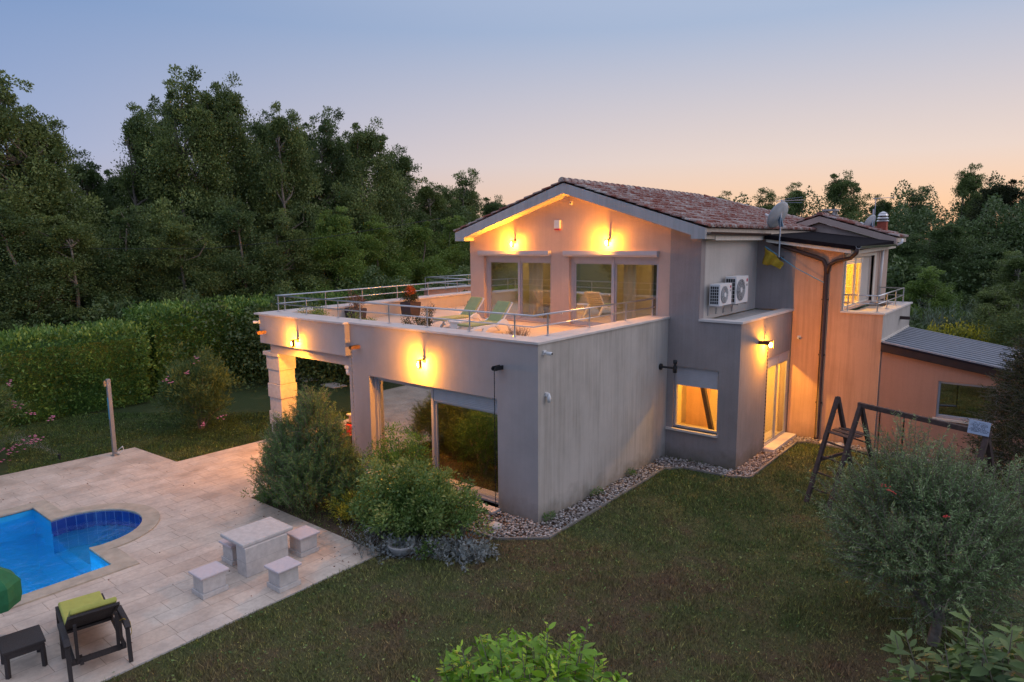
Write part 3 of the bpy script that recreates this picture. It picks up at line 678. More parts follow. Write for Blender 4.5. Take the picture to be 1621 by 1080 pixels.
# ================================================================== VILLA
V = thing('villa', (-3, 4, 0), 'two storey stucco villa with roof terrace, tiled gable roof and lit windows', 'house')
def P(name, mat, mb, parent=None, **k):
    o = mb.build(name, mat, parent or V, **k)
    if parent: o.matrix_parent_inverse = Matrix.Identity(4)
    return o
def wall_x(x0, x1, y0, y1, z0, z1, ops):   # wall running along x with openings (xa,xb,za,zb)
    mb = MB(); cur = x0
    for (a, b, za, zb) in sorted(ops):
        if a > cur: mb.box(cur, a, y0, y1, z0, z1)
        if za > z0: mb.box(a, b, y0, y1, z0, za)
        if zb < z1: mb.box(a, b, y0, y1, zb, z1)
        cur = b
    if cur < x1: mb.box(cur, x1, y0, y1, z0, z1)
    return mb
def wall_y(x0, x1, y0, y1, z0, z1, ops):
    mb = MB(); cur = y0
    for (a, b, za, zb) in sorted(ops):
        if a > cur: mb.box(x0, x1, cur, a, z0, z1)
        if za > z0: mb.box(x0, x1, a, b, z0, za)
        if zb < z1: mb.box(x0, x1, a, b, zb, z1)
        cur = b
    if cur < y1: mb.box(x0, x1, cur, y1, z0, z1)
    return mb
# --- ground floor main block
P('wall', 'grey', wall_x(-6.5, -.003, 0, .3, 0, 4.04, [(-5.65, -1.15, .10, 2.69)]))
P('wall', 'grey_side', MB().box(-.3, 0, .3, 6.17, 0, 4.04).box(-.003, 0, 0, .3, 0, 4.04))
P('wall', 'grey', MB().box(-6.5, -6.2, .3, 6.17, 0, 3.3))
P('parapet', 'grey', MB().box(-6.5, -.3, .3, .55, 3.3, 4.04).box(-.55, -.3, .55, 6.17, 3.3, 4.04))
# --- portico
P('portico_beam', 'grey', MB().box(-10.66, -6.503, -.17, .35, 3.17, 4.04).box(-6.503, -6.41, -.17, -.003, 3.17, 4.04))
P('portico_beam', 'grey', MB().box(-10.42, -6.503, .02, .35, 2.86, 3.167))
P('portico_beam', 'cream', MB().prism([(-10.66, .35), (-10.4, .35), (-11.65, 14.5), (-11.95, 14.5)], 'z', 3.1, 4.04))
mb = MB()
for i in range(6):
    e = .035 if i % 2 == 0 else .0
    e = (.0, .03, .0, .03, .0, .03)[i]
    mb.box(-10.80-e, -10.15+e, .12-e, .66+e, .03+i*.45+.004, .03+(i+1)*.45-.004)
mb.box(-10.90, -10.05, .02, .75, 2.735, 2.855)
P('pillar', 'stone', mb, bevel=.012)
# terrace slab and ceiling
P('terrace_floor', 'terrace', MB().prism([(-6.2, .35), (-.55, .55), (-.55, 6.17), (-7.57, 6.17), (-7.57, 14.5), (-11.5, 14.5), (-10.45, .35)], 'z', 3.3, 3.58))
P('portico_ceiling', 'soffit', MB().prism([(-6.5, .36), (-6.5, 6.1), (-7.6, 6.2), (-7.6, 14.3), (-11.4, 14.3), (-10.4, .36)], 'z', 3.2, 3.296))
P('wall', 'pink', MB().box(-7.57, -7.3, 6.2, 16, 0, 3.3).box(-7.3, -6.5, 6.2, 6.4, 0, 3.28))
# inner side of left parapet
P('parapet', 'cream', MB().prism([(-10.4, .35), (-10.15, .35), (-11.35, 14.5), (-11.65, 14.5)], 'z', 3.583, 4.035))
P('parapet', 'cream', MB().box(-10.15, -6.5, .35, .55, 3.583, 4.035))
cap = MB()
cap.prism([(-10.86, -.22), (.045, -.05), (.045, 6.165), (-.6, 6.165), (-.6, .6), (-10.12, .6), (-11.3, 14.5), (-12.05, 14.5)], 'z', 4.04, 4.09)
capo = MB().prism([(-10.86, -.22), (-6.4, -.22), (-6.4, -.05), (.045, -.05), (.045, 6.165), (-.6, 6.165), (-.6, .6), (-10.12, .6), (-11.3, 14.5), (-12.05, 14.5)], 'z', 4.042, 4.09)
P('parapet_cap', 'cap', capo)
# far terrace bay on the left
P('parapet', 'terra', MB().box(-14.6, -14.3, 10.6, 15.2, 3.3, 4.04).box(-14.3, -11.9, 10.6, 10.8, 3.1, 3.6).box(-14.6, -11.9, 14.9, 15.2, 3.3, 4.04))
P('parapet_cap', 'cap', MB().box(-14.75, -14.2, 10.5, 15.3, 4.04, 4.09).box(-14.2, -11.9, 14.8, 15.3, 4.04, 4.09))
P('terrace_floor', 'terrace', MB().prism([(-14.3, 10.8), (-11.4, 10.8), (-11.6, 14.9), (-14.3, 14.9)], 'z', 3.3, 3.57))
# --- gable wall
SL = .313; RX = -3.30; RZ = 7.95
def zr(x): return RZ-SL*abs(x-RX)      # top of the deck
def zs(x): return RZ-.30-SL*abs(x-RX)  # soffit
w1, w2 = (-6.94, -4.11), (-3.41, -.35)
mb = wall_x(-7.57, 0, 6.17, 6.45, 3.583, 5.95, [(w1[0], w1[1], 3.62, 5.78), (w2[0], w2[1], 3.62, 5.78)])
mb.prism([(-7.57, 5.95), (0, 5.95), (0, zs(0)), (RX, zs(RX)), (-7.57, zs(-7.57))], 'y', 6.17, 6.45)
P('gable_wall', 'pink', mb)
P('gable_wall', 'grey_dark', MB().prism([(.002, 4.021), (.91, 4.021), (.91, zs(.91)), (.002, zs(0))], 'y', 6.17, 6.45))
P('wall', 'cream', MB().box(.66, .91, 6.45, 10.52, 4.03, 6.30))  # same grey paint; the cream tone carries the light from the right
P('wall', 'pink', MB().box(-7.57, -7.3, 6.45, 16, 3.583, 6.3))
# --- annex
P('wall', 'grey_dark', wall_x(-.25, 2.087, 6.172, 6.42, 0, 4.02, [(.2, 1.52, .9, 2.7)]))
P('wall', 'grey_dark', wall_y(1.84, 2.09, 6.42, 10.5, 0, 4.02, [(8.42, 10.44, .1, 2.78)]))
P('wall', 'grey_dark', MB().box(2.087, 2.09, 6.17, 6.42, 0, 4.02))
P('flat_roof', 'concrete', MB().box(.91, 1.86, 6.4, 10.5, 3.75, 4.0))
P('parapet_cap', 'cap', MB().box(.913, 2.14, 6.12, 6.5, 4.022, 4.08).box(1.78, 2.14, 6.5, 10.515, 4.022, 4.08))
P('window_sill', 'cap', MB().box(.03, 1.56, 6.08, 6.3, .84, .9))
# --- orange block
zf_ = lambda x: 6.26-.155*(x-1.34)
P('wall', 'grey_dark', MB().prism([(.91, 4.03), (2.1, 4.03), (2.1, zf_(2.1)), (.91, zf_(.91))], 'y', 10.52, 10.8))
P('wall', 'orange', MB().prism([(2.1, 0), (4.625, 0), (4.625, 4.04), (3.47, 4.04), (3.47, zf_(3.47)), (2.1, zf_(2.1))], 'y', 10.52, 10.8))
P('wall', 'grey_side', MB().box(4.35, 4.63, 10.8, 15, 0, 4.04).box(4.625, 4.63, 10.52, 10.8, 0, 4.04).box(3.4, 4.35, 14.75, 15, 3.3, 4.04))
P('wall', 'pink', wall_y(3.22, 3.47, 10.8, 16.9, 4.04, 6.0, [(10.83, 14.7, 4.12, 5.68)]))
P('parapet_cap', 'cap', MB().box(3.475, 4.68, 10.47, 10.95, 4.042, 4.09).box(4.2, 4.68, 10.95, 14.6, 4.042, 4.09).box(3.475, 4.68, 14.6, 15.1, 4.042, 4.09))
P('balcony_floor', 'terrace', MB().box(3.475, 4.35, 10.8, 14.75, 3.7, 3.95))
# --- second gable
G2X, G2Z, G2S, G2Y = 1.4, 7.08, .315, 15.7
P('gable_wall', 'pink', MB().prism([(-1.2, 5.9), (3.6, 5.9), (3.6, G2Z-.26-G2S*2.2), (G2X, G2Z-.26), (-1.2, G2Z-.26-G2S*2.6)], 'y', G2Y, G2Y+.25))
P('wall', 'pink', MB().box(3.22, 3.47, 16.9, 17.1, 0, 6.2))
for i, (x0, x1) in enumerate(((-1.2, G2X), (G2X, 3.98))):
    a, b_ = (x0, G2Z-G2S*abs(x0-G2X)), (x1, G2Z-G2S*abs(x1-G2X))
    P('barge_board', 'pink', MB().prism([(a[0], a[1]-.22), (b_[0], b_[1]-.22), (b_[0], b_[1]), (a[0], a[1])], 'y', G2Y-.22, G2Y-.02))
    P('roof', 'soffit', MB().prism([(a[0], a[1]-.15), (b_[0], b_[1]-.15), (b_[0], b_[1]-.01), (a[0], a[1]-.01)], 'y', G2Y-.02, 17.3))
# --- black mono-pitch roof over the balcony room
def zb_(x, y): return 6.385-.135*(x-1.2)+.026*(y-10.2)
P('black_roof', 'blackroof', MB().hexa([(1.22, 10.2, 6.25), (3.9, 10.2, 5.90), (1.22, 15.5, 6.38), (3.9, 15.5, 6.02),
    (1.22, 10.2, zb_(1.2, 10.2)), (3.9, 10.2, zb_(3.9, 10.2)), (1.22, 15.5, zb_(1.2, 15.5)), (3.9, 15.5, zb_(3.9, 15.5))]))
P('fascia', 'fascia', MB().hexa([(1.26, 10.24, 6.155), (3.72, 10.24, 5.81), (1.26, 10.52, 6.155), (3.72, 10.52, 5.81),
    (1.26, 10.24, 6.248), (3.72, 10.24, 5.92), (1.26, 10.52, 6.248), (3.72, 10.52, 5.92)]))
P('fascia', 'fascia', MB().hexa([(3.5, 10.53, 5.77), (3.74, 10.53, 5.77), (3.5, 16.9, 5.9), (3.74, 16.9, 5.9),
    (3.5, 10.53, 5.915), (3.74, 10.53, 5.895), (3.5, 16.9, 6.0), (3.74, 16.9, 6.0)]))
# --- main roof: deck slabs, barge boards, soffit returns
YF = 5.67; EL, ER = -7.81, 1.21
for x0, x1 in ((EL+.05, RX), (RX, ER-.05)):
    P('roof', 'soffit', MB().prism([(x0, zs(x0)), (x1, zs(x1)), (x1, zr(x1)-.02), (x0, zr(x0)-.02)], 'y', YF+.12, 15.9))
P('barge_board', 'barge', MB().prism([(EL, zr(EL)-.285), (EL+.42, zr(EL)-.285), (EL+.42, zs(EL+.42)), (RX, zs(RX)), (RX, zr(RX)), (EL, zr(EL))], 'y', YF, YF+.12))
P('barge_board', 'barge', MB().prism([(RX, zs(RX)), (ER-.39, zs(ER-.39)), (ER-.39, zr(ER)-.285), (ER, zr(ER)-.285), (ER, zr(ER)), (RX, zr(RX))], 'y', YF, YF+.12))
P('soffit', 'soffit', MB().box(EL+.02, EL+.42, YF+.12, 16, zr(EL)-.283, zs(EL+.42)))
P('soffit', 'soffit', MB().box(ER-.39, ER-.02, YF+.12, 6.16, zr(ER)-.283, zs(ER-.39)))
P('fascia', 'fascia', MB().box(.913, ER-.03, 6.45, 10.2, 6.215, 6.345))
def hipped(x0, y0, dx, dyy): pass
# hip end geometry of the right slope
P('roof', 'soffit', MB().hexa([(RX, 15.9, RZ-.32), (ER-.05, 15.9, zs(ER)), (RX, 15.95, RZ-.32), (ER-.05, 20.2, zs(ER)),
    (RX, 15.9, RZ-.02), (ER-.05, 15.9, zr(ER)-.02), (RX, 15.95, RZ-.02), (ER-.05, 20.2, zr(ER)-.02)]))
# tiles --------------------------------------------------------------------
def tiles(name, org, eu, ev, en, U, Vv, keep, pitch=.21, course=.36, parent=None):
    """barrel tiles: org at the eave, eu along it, ev up the slope, en outward"""
    org, eu, ev, en = map(np.array, (org, eu, ev, en)); vs = []; fs = []; ti = []
    nu, nv = int(U/pitch), int(math.ceil(Vv/course)); K = 5
    for i in range(nu):
        for j in range(nv):
            u = (i+.5)*pitch; w = j*course
            if not keep(u, w+course*.5): continue
            tt = random.random(); jx = random.uniform(-.008, .008); lift = random.uniform(0, .008)
            for half in (0, 1):
                r0 = pitch*.30 if half == 0 else pitch*.25
                b = len(vs); 
                for e, (vv, lft, rr) in enumerate(((w-.03, .028+lift, 1.08), (w+course+.03, .0, .92))):
                    for k in range(K+1):
                        a = math.pi*k/K
                        if half == 0: cu = u+jx+math.cos(a)*r0*rr; cn = math.sin(a)*r0*rr*.9+.035+lft
                        else: cu = u+pitch*.5+math.cos(a)*r0*rr; cn = -math.sin(a)*r0*rr*.45+.045+lft*.6
                        vs.append(org+eu*cu+ev*min(vv, Vv)+en*cn); ti.append(tt)
                for k in range(K): fs.append((b+k, b+k+1, b+K+2+k, b+K+1+k))
                if half == 0:   # butt face of the tile
                    c = len(vs); vs.append(org+eu*(u+jx)+ev*(w-.03)+en*.03); ti.append(tt)
                    for k in range(K): fs.append((b+k+1, b+k, c))
    me = bpy.data.meshes.new(name); me.from_pydata([tuple(q) for q in vs], [], fs)
    a = me.attributes.new('tint', 'FLOAT', 'POINT'); a.data.foreach_set('value', np.array(ti, np.float32))
    me.materials.append(M['tile']); o = bpy.data.objects.new(name, me); COL.objects.link(o); o.parent = parent or V
    o.matrix_parent_inverse = Matrix.Translation(-V.location); return o
nrmv = math.hypot(1, SL)
eave_len = (ER-RX)*nrmv
keepR = lambda u, w: (w < eave_len) and (u < (15.95-YF)+(1-w/eave_len)*4.3)
tiles('roof_tiles', (ER+.03, YF-.03, zr(ER)), (0, 1, 0), (-1/nrmv, 0, SL/nrmv), (SL/nrmv, 0, 1/nrmv), 14.6, eave_len+.02, keepR)
tiles('roof_tiles', (EL-.03, YF-.03, zr(EL)), (0, 1, 0), (1/nrmv, 0, SL/nrmv), (-SL/nrmv, 0, 1/nrmv), 10.4, eave_len, lambda u, w: True)
n2 = math.hypot(1, G2S)
for s_ in (1, -1):
    tiles('roof_tiles', (G2X+s_*2.6, G2Y-.25, G2Z-G2S*2.6), (0, 1, 0), (-s_/n2, 0, G2S/n2), (s_*G2S/n2, 0, 1/n2), 1.95, 2.6*n2, lambda u, w: True)
def ridge(pts, name='ridge_tiles', r=.125):
    vs = []; fs = []; ti = []
    for (a, b_) in pts:
        a = Vector(a); b_ = Vector(b_); d = (b_-a); n_ = int(d.length/.36); dn = d.normalized(); sd = dn.cross(Vector((0, 0, 1))).normalized(); upv = sd.cross(dn)
        for i in range(n_):
            tt = random.choice((.66, .8, .9, .95, .45)); b = len(vs)
            for (q, rr) in ((i*.36-.02, r*1.1), (i*.36+.38, r*.86)):
                for k in range(9):
                    an = math.pi*k/8; p = a+dn*q+sd*math.cos(an)*rr+upv*(math.sin(an)*rr); vs.append(tuple(p)); ti.append(tt)
            for k in range(8): fs.append((b+k, b+k+1, b+10+k, b+9+k))
            c = len(vs); vs.append(tuple(a+dn*(i*.36-.02))); ti.append(tt)
            for k in range(8): fs.append((b+k+1, b+k, c))
    me = bpy.data.meshes.new(name); me.from_pydata(vs, [], fs)
    at_ = me.attributes.new('tint', 'FLOAT', 'POINT'); at_.data.foreach_set('value', np.array(ti, np.float32)); me.materials.append(M['tile'])
    o = bpy.data.objects.new(name, me); COL.objects.link(o); o.parent = V; o.matrix_parent_inverse = Matrix.Translation(-V.location)
ridge([((RX, YF-.05, RZ+.04), (RX, 15.95, RZ+.04)), ((RX, 15.95, RZ+.04), (ER, 20.3, zr(ER)+.06))])
ridge([((G2X, G2Y-.25, G2Z+.04), (G2X, 17.3, G2Z+.04))], r=.11)
# gutters and downpipes
def gutter(x, y0, y1, z0, z1, mat):
    vs = []; mb = MB(); K = 8
    for (y, z) in ((y0, z0), (y1, z1)):
        for k in range(K+1):
            a = math.pi*k/K; mb.v.append((x+math.cos(a)*.075, y, z-math.sin(a)*.075))
        for k in range(K+1):
            a = math.pi*(K-k)/K; mb.v.append((x+math.cos(a)*.065, y, z-math.sin(a)*.065))
    m_ = 2*(K+1)
    for k in range(m_): mb.f.append((k, (k+1) % m_, m_+(k+1) % m_, m_+k))
    mb.f.append(tuple(range(m_))); mb.f.append(tuple(m_+k for k in reversed(range(m_))))
    return mb
g1 = gutter(ER+.06, 5.78, 10.45, 6.44, 6.42, 'copper')
P('gutter', M['copper'] if 0 else 'dark', g1, smooth=False)
P('gutter', 'steel', gutter(3.93, 10.15, 15.6, 6.02, 6.05, 0))
dpz = [(1.27, 10.38, 6.36), (1.33, 10.42, 6.2), (1.5, 10.44, 6.1), (2.75, 10.44, 5.68), (2.93, 10.44, 5.6), (3.02, 10.44, 5.42), (3.03, 10.44, 5.1), (3.03, 10.44, .15), (3.03, 10.36, .08)]
P('downpipe', 'dark', MB().tube(dpz, .065, 12), smooth=True)
P('downpipe', 'dark', MB().tube([(3.9, 10.22, 5.96), (3.86, 10.24, 5.82), (3.7, 10.36, 5.68), (3.28, 10.44, 5.58), (3.1, 10.44, 5.46), (3.04, 10.44, 5.2)], .06, 12), smooth=True)
for z in (1.2, 2.7, 4.4): P('pipe_clamp', 'dark', MB().box(2.94, 3.12, 10.43, 10.52, z, z+.04))
P('downpipe', 'white', MB().tube([(3.56, 15.6, 5.95), (3.53, 15.6, 4.12)], .05, 10), smooth=True)
P('downpipe', 'white', MB().tube([(3.98, 15.62, 6.02), (4.12, 15.66, 6.1), (4.12, 15.7, 6.22)], .045, 8), smooth=True)
# chimneys
ch = P('chimney', 'concrete', MB().box(1.25, 1.65, 16.6, 17.0, 6.8, 7.16))
P('chimney_cap', 'concrete', MB().box(1.2, 1.7, 16.55, 17.05, 7.3, 7.37).box(1.25, 1.33, 16.6, 16.68, 7.16, 7.3).box(1.57, 1.65, 16.6, 16.68, 7.16, 7.3).box(1.25, 1.33, 16.92, 17, 7.16, 7.3).box(1.57, 1.65, 16.92, 17, 7.16, 7.3).box(1.2, 1.7, 16.55, 17.05, 7.12, 7.16), ch)
ch = P('chimney', 'brick', MB().box(3.15, 3.45, 16.45, 16.75, 6.3, 6.86))
mb = MB()
for i in range(3): mb.lathe([(.13, 6.86+i*.1), (.22-.02*i, 6.87+i*.1), (.13, 6.95+i*.1)], (3.3, 16.6, 0), 16)
mb.lathe([(.12, 7.14), (.15, 7.15), (.03, 7.22)], (3.3, 16.6, 0), 16)
P('chimney_cap', 'steel', mb, ch)
# ------------------------------------------------------------------ windows
def sliding_front(x0, x1, z0, z1, y, split, label=None, gl=('glass', 'glass'), sh=(.08, .08), fr=.09):
    """frame, two panes, roller shutter strips in an opening facing -y; y = frame plane"""
    w = P('window', 'alu', MB().box(x0, x0+fr, y, y+.12, z0, z1).box(x1-fr, x1, y, y+.12, z0, z1).box(x0+fr, x1-fr, y, y+.12, z0, z0+.05).box(x0+fr, x1-fr, y, y+.12, z1-.05, z1).box(split-.04, split+.04, y-.01, y+.12, z0+.05, z1-.05))
    if label: w['label'] = label
    for k, (a, b_) in enumerate(((x0+fr, split-.04), (split+.04, x1-fr))):
        s = sh[k]
        if s:
            mb = MB(); nsl = max(1, int(round(s/.045)))
            for i in range(nsl): mb.box(a+.005, b_-.005, y+.01, y+.03, z1-.05-(i+1)*s/nsl+.004, z1-.05-i*s/nsl)
            mb.box(a+.005, b_-.005, y+.02, y+.04, z1-.05-s, z1-.05)
            P('shutter', 'shutter', mb, w)
        zt = z1-.052-s
        st_ = .05
        P('frame', 'alu', MB().box(a, a+st_, y+.05, y+.10, z0+.05, zt).box(b_-st_, b_, y+.05, y+.10, z0+.05, zt).box(a+st_, b_-st_, y+.05, y+.10, z0+.05, z0+.11).box(a+st_, b_-st_, y+.05, y+.10, zt-.04, zt), w)
        P('pane', gl[k], MB().box(a+st_, b_-st_, y+.07, y+.078, z0+.11, zt-.04), w)
    return w
sliding_front(-5.65, -1.15, .10, 2.69, .16, -3.42, 'wide sliding window of the ground floor below the front wall lamp', ('glass_refl', 'glass_refl'), (.05, .34))
P('window_sill', 'cap', MB().box(-5.7, -1.1, -.28, .16, .04, .10))
sliding_front(w1[0], w1[1], 3.62, 5.78, 6.30, -5.50, 'left sliding door of the gable onto the roof terrace', ('glass_refl', 'glass'), (.16, .16))
sliding_front(w2[0], w2[1], 3.62, 5.78, 6.30, -1.90, 'right sliding door of the gable onto the roof terrace', ('glass_refl', 'glass'), (.16, .16))
P('shutter_box', 'shutter', MB().prism([(6.17, 5.76), (6.04, 5.76), (6.0, 5.82), (6.0, 5.93), (6.17, 5.93)], 'x', w1[0]-.14, w1[1]+.01))
P('shutter_box', 'shutter', MB().prism([(6.17, 5.76), (6.04, 5.76), (6.0, 5.82), (6.0, 5.93), (6.17, 5.93)], 'x', w2[0]-.13, w2[1]+.02))
# lit annex window (single pane, shutter a third down)
y = 6.28
w = P('window', 'alu', MB().box(.2, .25, y, y+.1, .9, 2.7).box(1.47, 1.52, y, y+.1, .9, 2.7).box(.25, 1.47, y, y+.1, .9, .97).box(.25, 1.47, y, y+.1, 2.64, 2.7)); w['label'] = 'lit window beside the long side wall with half lowered shutter'
mb = MB()
for i in range(11): mb.box(.255, 1.465, y-.01, y+.015, 2.64-(i+1)*.045+.004, 2.64-i*.045)
mb.box(.255, 1.465, y, y+.02, 2.15, 2.64); P('shutter', 'shutter', mb, w)
P('pane', 'glass_clear', MB().box(.25, 1.47, y+.05, y+.058, .97, 2.14), w)
# annex glass door facing +x
x = 2.075
w = P('door', 'alu', MB().box(x-.07, x, 8.42, 8.48, .1, 2.78).box(x-.07, x, 10.38, 10.44, .1, 2.78).box(x-.07, x, 8.48, 10.38, .1, .15).box(x-.07, x, 8.48, 10.38, 2.72, 2.78).box(x-.05, x-.01, 9.40, 9.46, .15, 2.72)); w['label'] = 'lit sliding glass door on the side of the grey annex'
P('shutter', 'shutter', MB().box(x-.03, x-.01, 8.49, 9.39, 2.5, 2.715).box(x-.03, x-.01, 9.47, 10.37, 2.5, 2.715), w)
P('pane', 'glass_clear', MB().box(x-.04, x-.033, 9.50, 10.34, .19, 2.46), w)
P('pane', 'glass', MB().box(x-.055, x-.048, 8.52, 9.36, .19, 2.46), w)
P('frame', 'alu', MB().box(x-.05, x-.025, 9.46, 9.50, .15, 2.499).box(x-.05, x-.025, 10.34, 10.379, .15, 2.499).box(x-.05, x-.025, 9.50, 10.34, .15, .19).box(x-.05, x-.025, 9.50, 10.34, 2.46, 2.499), w)
P('frame', 'alu', MB().box(x-.065, x-.04, 8.481, 8.52, .15, 2.499).box(x-.065, x-.04, 9.36, 9.399, .15, 2.499).box(x-.065, x-.04, 8.52, 9.36, .15, .19).box(x-.065, x-.04, 8.52, 9.36, 2.46, 2.499), w)
P('door_sill', 'cap', MB().box(1.98, 2.42, 8.3, 10.45, .02, .11))
# balcony door facing +x
x = 3.42
P('window_surround', 'fascia', MB().box(3.4, 3.50, 10.70, 10.83, 4.1, 5.76).box(3.4, 3.50, 14.70, 14.95, 4.1, 5.76).box(3.4, 3.50, 10.83, 14.70, 5.68, 5.76))
w = P('window', 'fascia', MB().box(x-.1, x-.04, 10.83, 10.95, 4.12, 5.68).box(x-.1, x-.04, 12.5, 12.6, 4.17, 5.63).box(x-.1, x-.04, 13.3, 13.36, 4.17, 5.63).box(x-.1, x-.04, 14.6, 14.7, 4.12, 5.68).box(x-.1, x-.04, 10.95, 14.6, 4.12, 4.17).box(x-.1, x-.04, 10.95, 14.6, 5.63, 5.68)); w['label'] = 'lit balcony window with white frame on the rear block'
mb = MB()
for i in range(4): mb.box(x-.07, x-.05, 10.95, 13.55, 5.65-(i+1)*.05+.006, 5.65-i*.05)
P('shutter', 'white', mb, w)
P('pane', 'glass_clear', MB().box(x-.09, x-.083, 10.95, 12.5, 4.17, 5.44), w)
P('pane', 'glass', MB().box(x-.09, x-.083, 12.6, 13.3, 4.17, 5.44), w)
P('blind', 'cream', MB().box(x-.09, x-.07, 13.36, 14.6, 4.17, 5.63), w)
# ------------------------------------------------------------------ rooms behind the glass
P('interior_wall', 'room', MB().box(-6.2, -.31, 5.9, 6.1, .1, 3.25).box(-.36, -.31, .5, 5.9, .1, 3.25))
P('interior_floor', 'olivefloor', MB().box(-6.2, -.31, .31, 5.9, .0, .09))
P('interior_wall', 'room', MB().box(-7.29, .6, 10.6, 10.7, 3.6, 6.3).box(-7.29, -7.2, 6.46, 10.6, 3.6, 6.3).box(-3.9, -3.8, 7.4, 10.6, 3.6, 6.2).box(.55, .6, 6.46, 10.6, 3.6, 6.2))
P('interior_floor', 'roomfloor', MB().box(-7.2, .66, 6.31, 10.6, 3.4, 3.6))
P('interior_ceiling', 'room', MB().box(-7.29, .66, 6.46, 10.6, 6.22, 6.3))
P('interior_wall', 'room', MB().box(-1.2, 1.83, 10.40, 10.5, .1, 3.74).box(1.83, 2.03, 10.442, 10.5, .1, 2.76).box(-1.2, -1.1, 6.45, 10.3, .1, 3.74).box(0, .04, 6.2, 6.45, .1, 3.7))
P('interior_floor', 'roomfloor', MB().box(-1.2, 1.84, 6.42, 10.5, .0, .1))
P('interior_ceiling', 'room', MB().box(-1.2, 1.84, 6.42, 10.5, 3.66, 3.74))
P('stair_beam', 'roomdark', MB().bar((.72, 8.0, .1), (.02, 8.0, 3.0), .13, .13))
P('interior_wall', 'orange', MB().box(-.9, -.1, 9.5, 9.6, .1, 3.6))
P('interior_wall', 'room', MB().box(.95, 1.05, 10.81, 15.3, 4.0, 5.9).box(1.05, 3.2, 15.0, 15.1, 4.0, 5.9))
P('interior_floor', 'roomfloor', MB().box(.95, 3.22, 10.81, 15.3, 3.9, 4.0))
P('interior_ceiling', 'room', MB().box(.95, 3.22, 10.81, 15.3, 5.72, 5.76))
def curtain(x0, x1, y, z0, z1, label, axis='x'):
    mb = MB(); n_ = int(abs(x1-x0)/.035)
    for i in range(n_+1):
        u = x0+(x1-x0)*i/n_; o = math.sin(i*1.05)*.045+math.sin(i*.37)*.02
        p = (u, y+o) if axis == 'x' else (y+o, u)
        mb.v += [(*p, z0), (*p, z1)]
    for i in range(n_): mb.f.append((2*i, 2*i+2, 2*i+3, 2*i+1))
    o = mb.build('curtain', 'curtain', fix=False, smooth=True)
    sd = o.modifiers.new('solid', 'SOLIDIFY'); sd.thickness = .006
    return tag(o, label, 'curtain', 'curtains behind the terrace doors')
curtain(-5.33, -4.72, 6.62, 3.62, 5.6, 'cream curtain behind the left terrace door')
curtain(-1.72, -1.28, 6.62, 3.62, 5.6, 'cream curtain behind the right terrace door')
b0 = thing('bed', (-4.7, 8, 3.6), 'grey covered bed seen through the left terrace door', 'bed')
MB().box(-5.0, -4.0, 7.0, 9.0, 3.62, 3.85).build('bed_base', 'roomdark', b0)
MB().box(-5.02, -3.98, 6.98, 9.0, 3.85, 4.12).build('mattress', plain('grey_bedspread', (.33, .33, .36), .95, 0, .25, 9, .6, 30), b0, bevel=.06)
wd = thing('wardrobe', (-.2, 7.6, 3.6), 'dark wooden wardrobe behind the right terrace door', 'wardrobe')
MB().box(-1.18, -.98, 7.5, 7.6, 3.61, 5.7).build('door', 'roomdark', wd); MB().box(-.82, -.45, 7.5, 7.6, 3.61, 5.7).build('door', 'roomdark', wd)
MB().box(-1.3, -.4, 7.6, 8.1, 3.61, 5.8).build('body', 'room', wd)
so_ = thing('sofa', (-2.2, 3, .09), 'added dark sofa behind the ground floor sliding window', 'sofa')  # added to darken the pane where the garden is mirrored
MB().box(-3.3, -1.4, 2.6, 3.5, .09, .5).build('seat', 'roomdark', so_, bevel=.05)
MB().box(-3.3, -1.4, 3.3, 3.55, .5, .95).build('backrest', 'roomdark', so_, bevel=.05)
# room lights (fitted ceiling lamps)
WARM = (1, .66, .30)
def ceiling_lamp(x, y, z, e, label, c=WARM, r=.12):
    o = MB().lathe([(.02, 0), (.14, -.01), (.15, -.04), (.1, -.08), (.02, -.09)], (x, y, z), 18).build('ceiling_lamp', emis('ceiling_lamp_glow', (1, .75, .4), 6), smooth=True)
    tag(o, label, 'ceiling lamp'); point('ceiling_lamp_light', (x, y, z-.26), e, c, r)
ceiling_lamp(-3.2, 2.6, 3.24, 9, 'round ceiling lamp in the ground floor living room')
ceiling_lamp(-5.6, 8.6, 6.2, 24, 'round ceiling lamp in the bedroom behind the left terrace door')
ceiling_lamp(-1.6, 8.8, 6.2, 32, 'round ceiling lamp in the bedroom behind the right terrace door')
ceiling_lamp(.9, 8.7, 3.64, 560, 'round ceiling lamp in the lit annex room', (1, .50, .07))
ceiling_lamp(2.2, 13.2, 5.71, 300, 'round ceiling lamp in the room behind the balcony', (1, .52, .06))
ceiling_lamp(-8.6, 1.9, 3.19, 330, 'round ceiling lamp under the portico', (1, .40, .04))
# ------------------------------------------------------------------ wall lamps
def wall_lamp(loc, rot, e, label):
    r = thing('wall_lamp', loc, label, 'wall lamp', 'outdoor wall lamps on the villa')
    r.rotation_euler.z = rot
    def q(name, mat, mb, **k):
        o = mb.build(name, mat, r, **k); o.matrix_parent_inverse = Matrix.Identity(4); return o
    q('wall_plate', 'dark', MB().box(-.04, .04, -.02, -.001, .0, .10))
    q('arm', 'dark', MB().box(-.05, .05, -.23, -.02, .065, .085))
    q('shade', 'dark', MB().box(.056, .066, -.25, -.16, -.12, .10))
    q('bulb', 'bulb', MB().lathe([(.01, .05), (.03, .03), (.045, -.01), (.045, -.05), (.02, -.09)], (0, -.19, 0), 14), smooth=True)
    m3 = Matrix.Rotation(rot, 4, 'Z'); p = Vector(loc)+(m3 @ Vector((0, -.19, -.02)))
    point('wall_lamp_light', p, e, (1, .35, .012), .075)
    return r
LE = 620
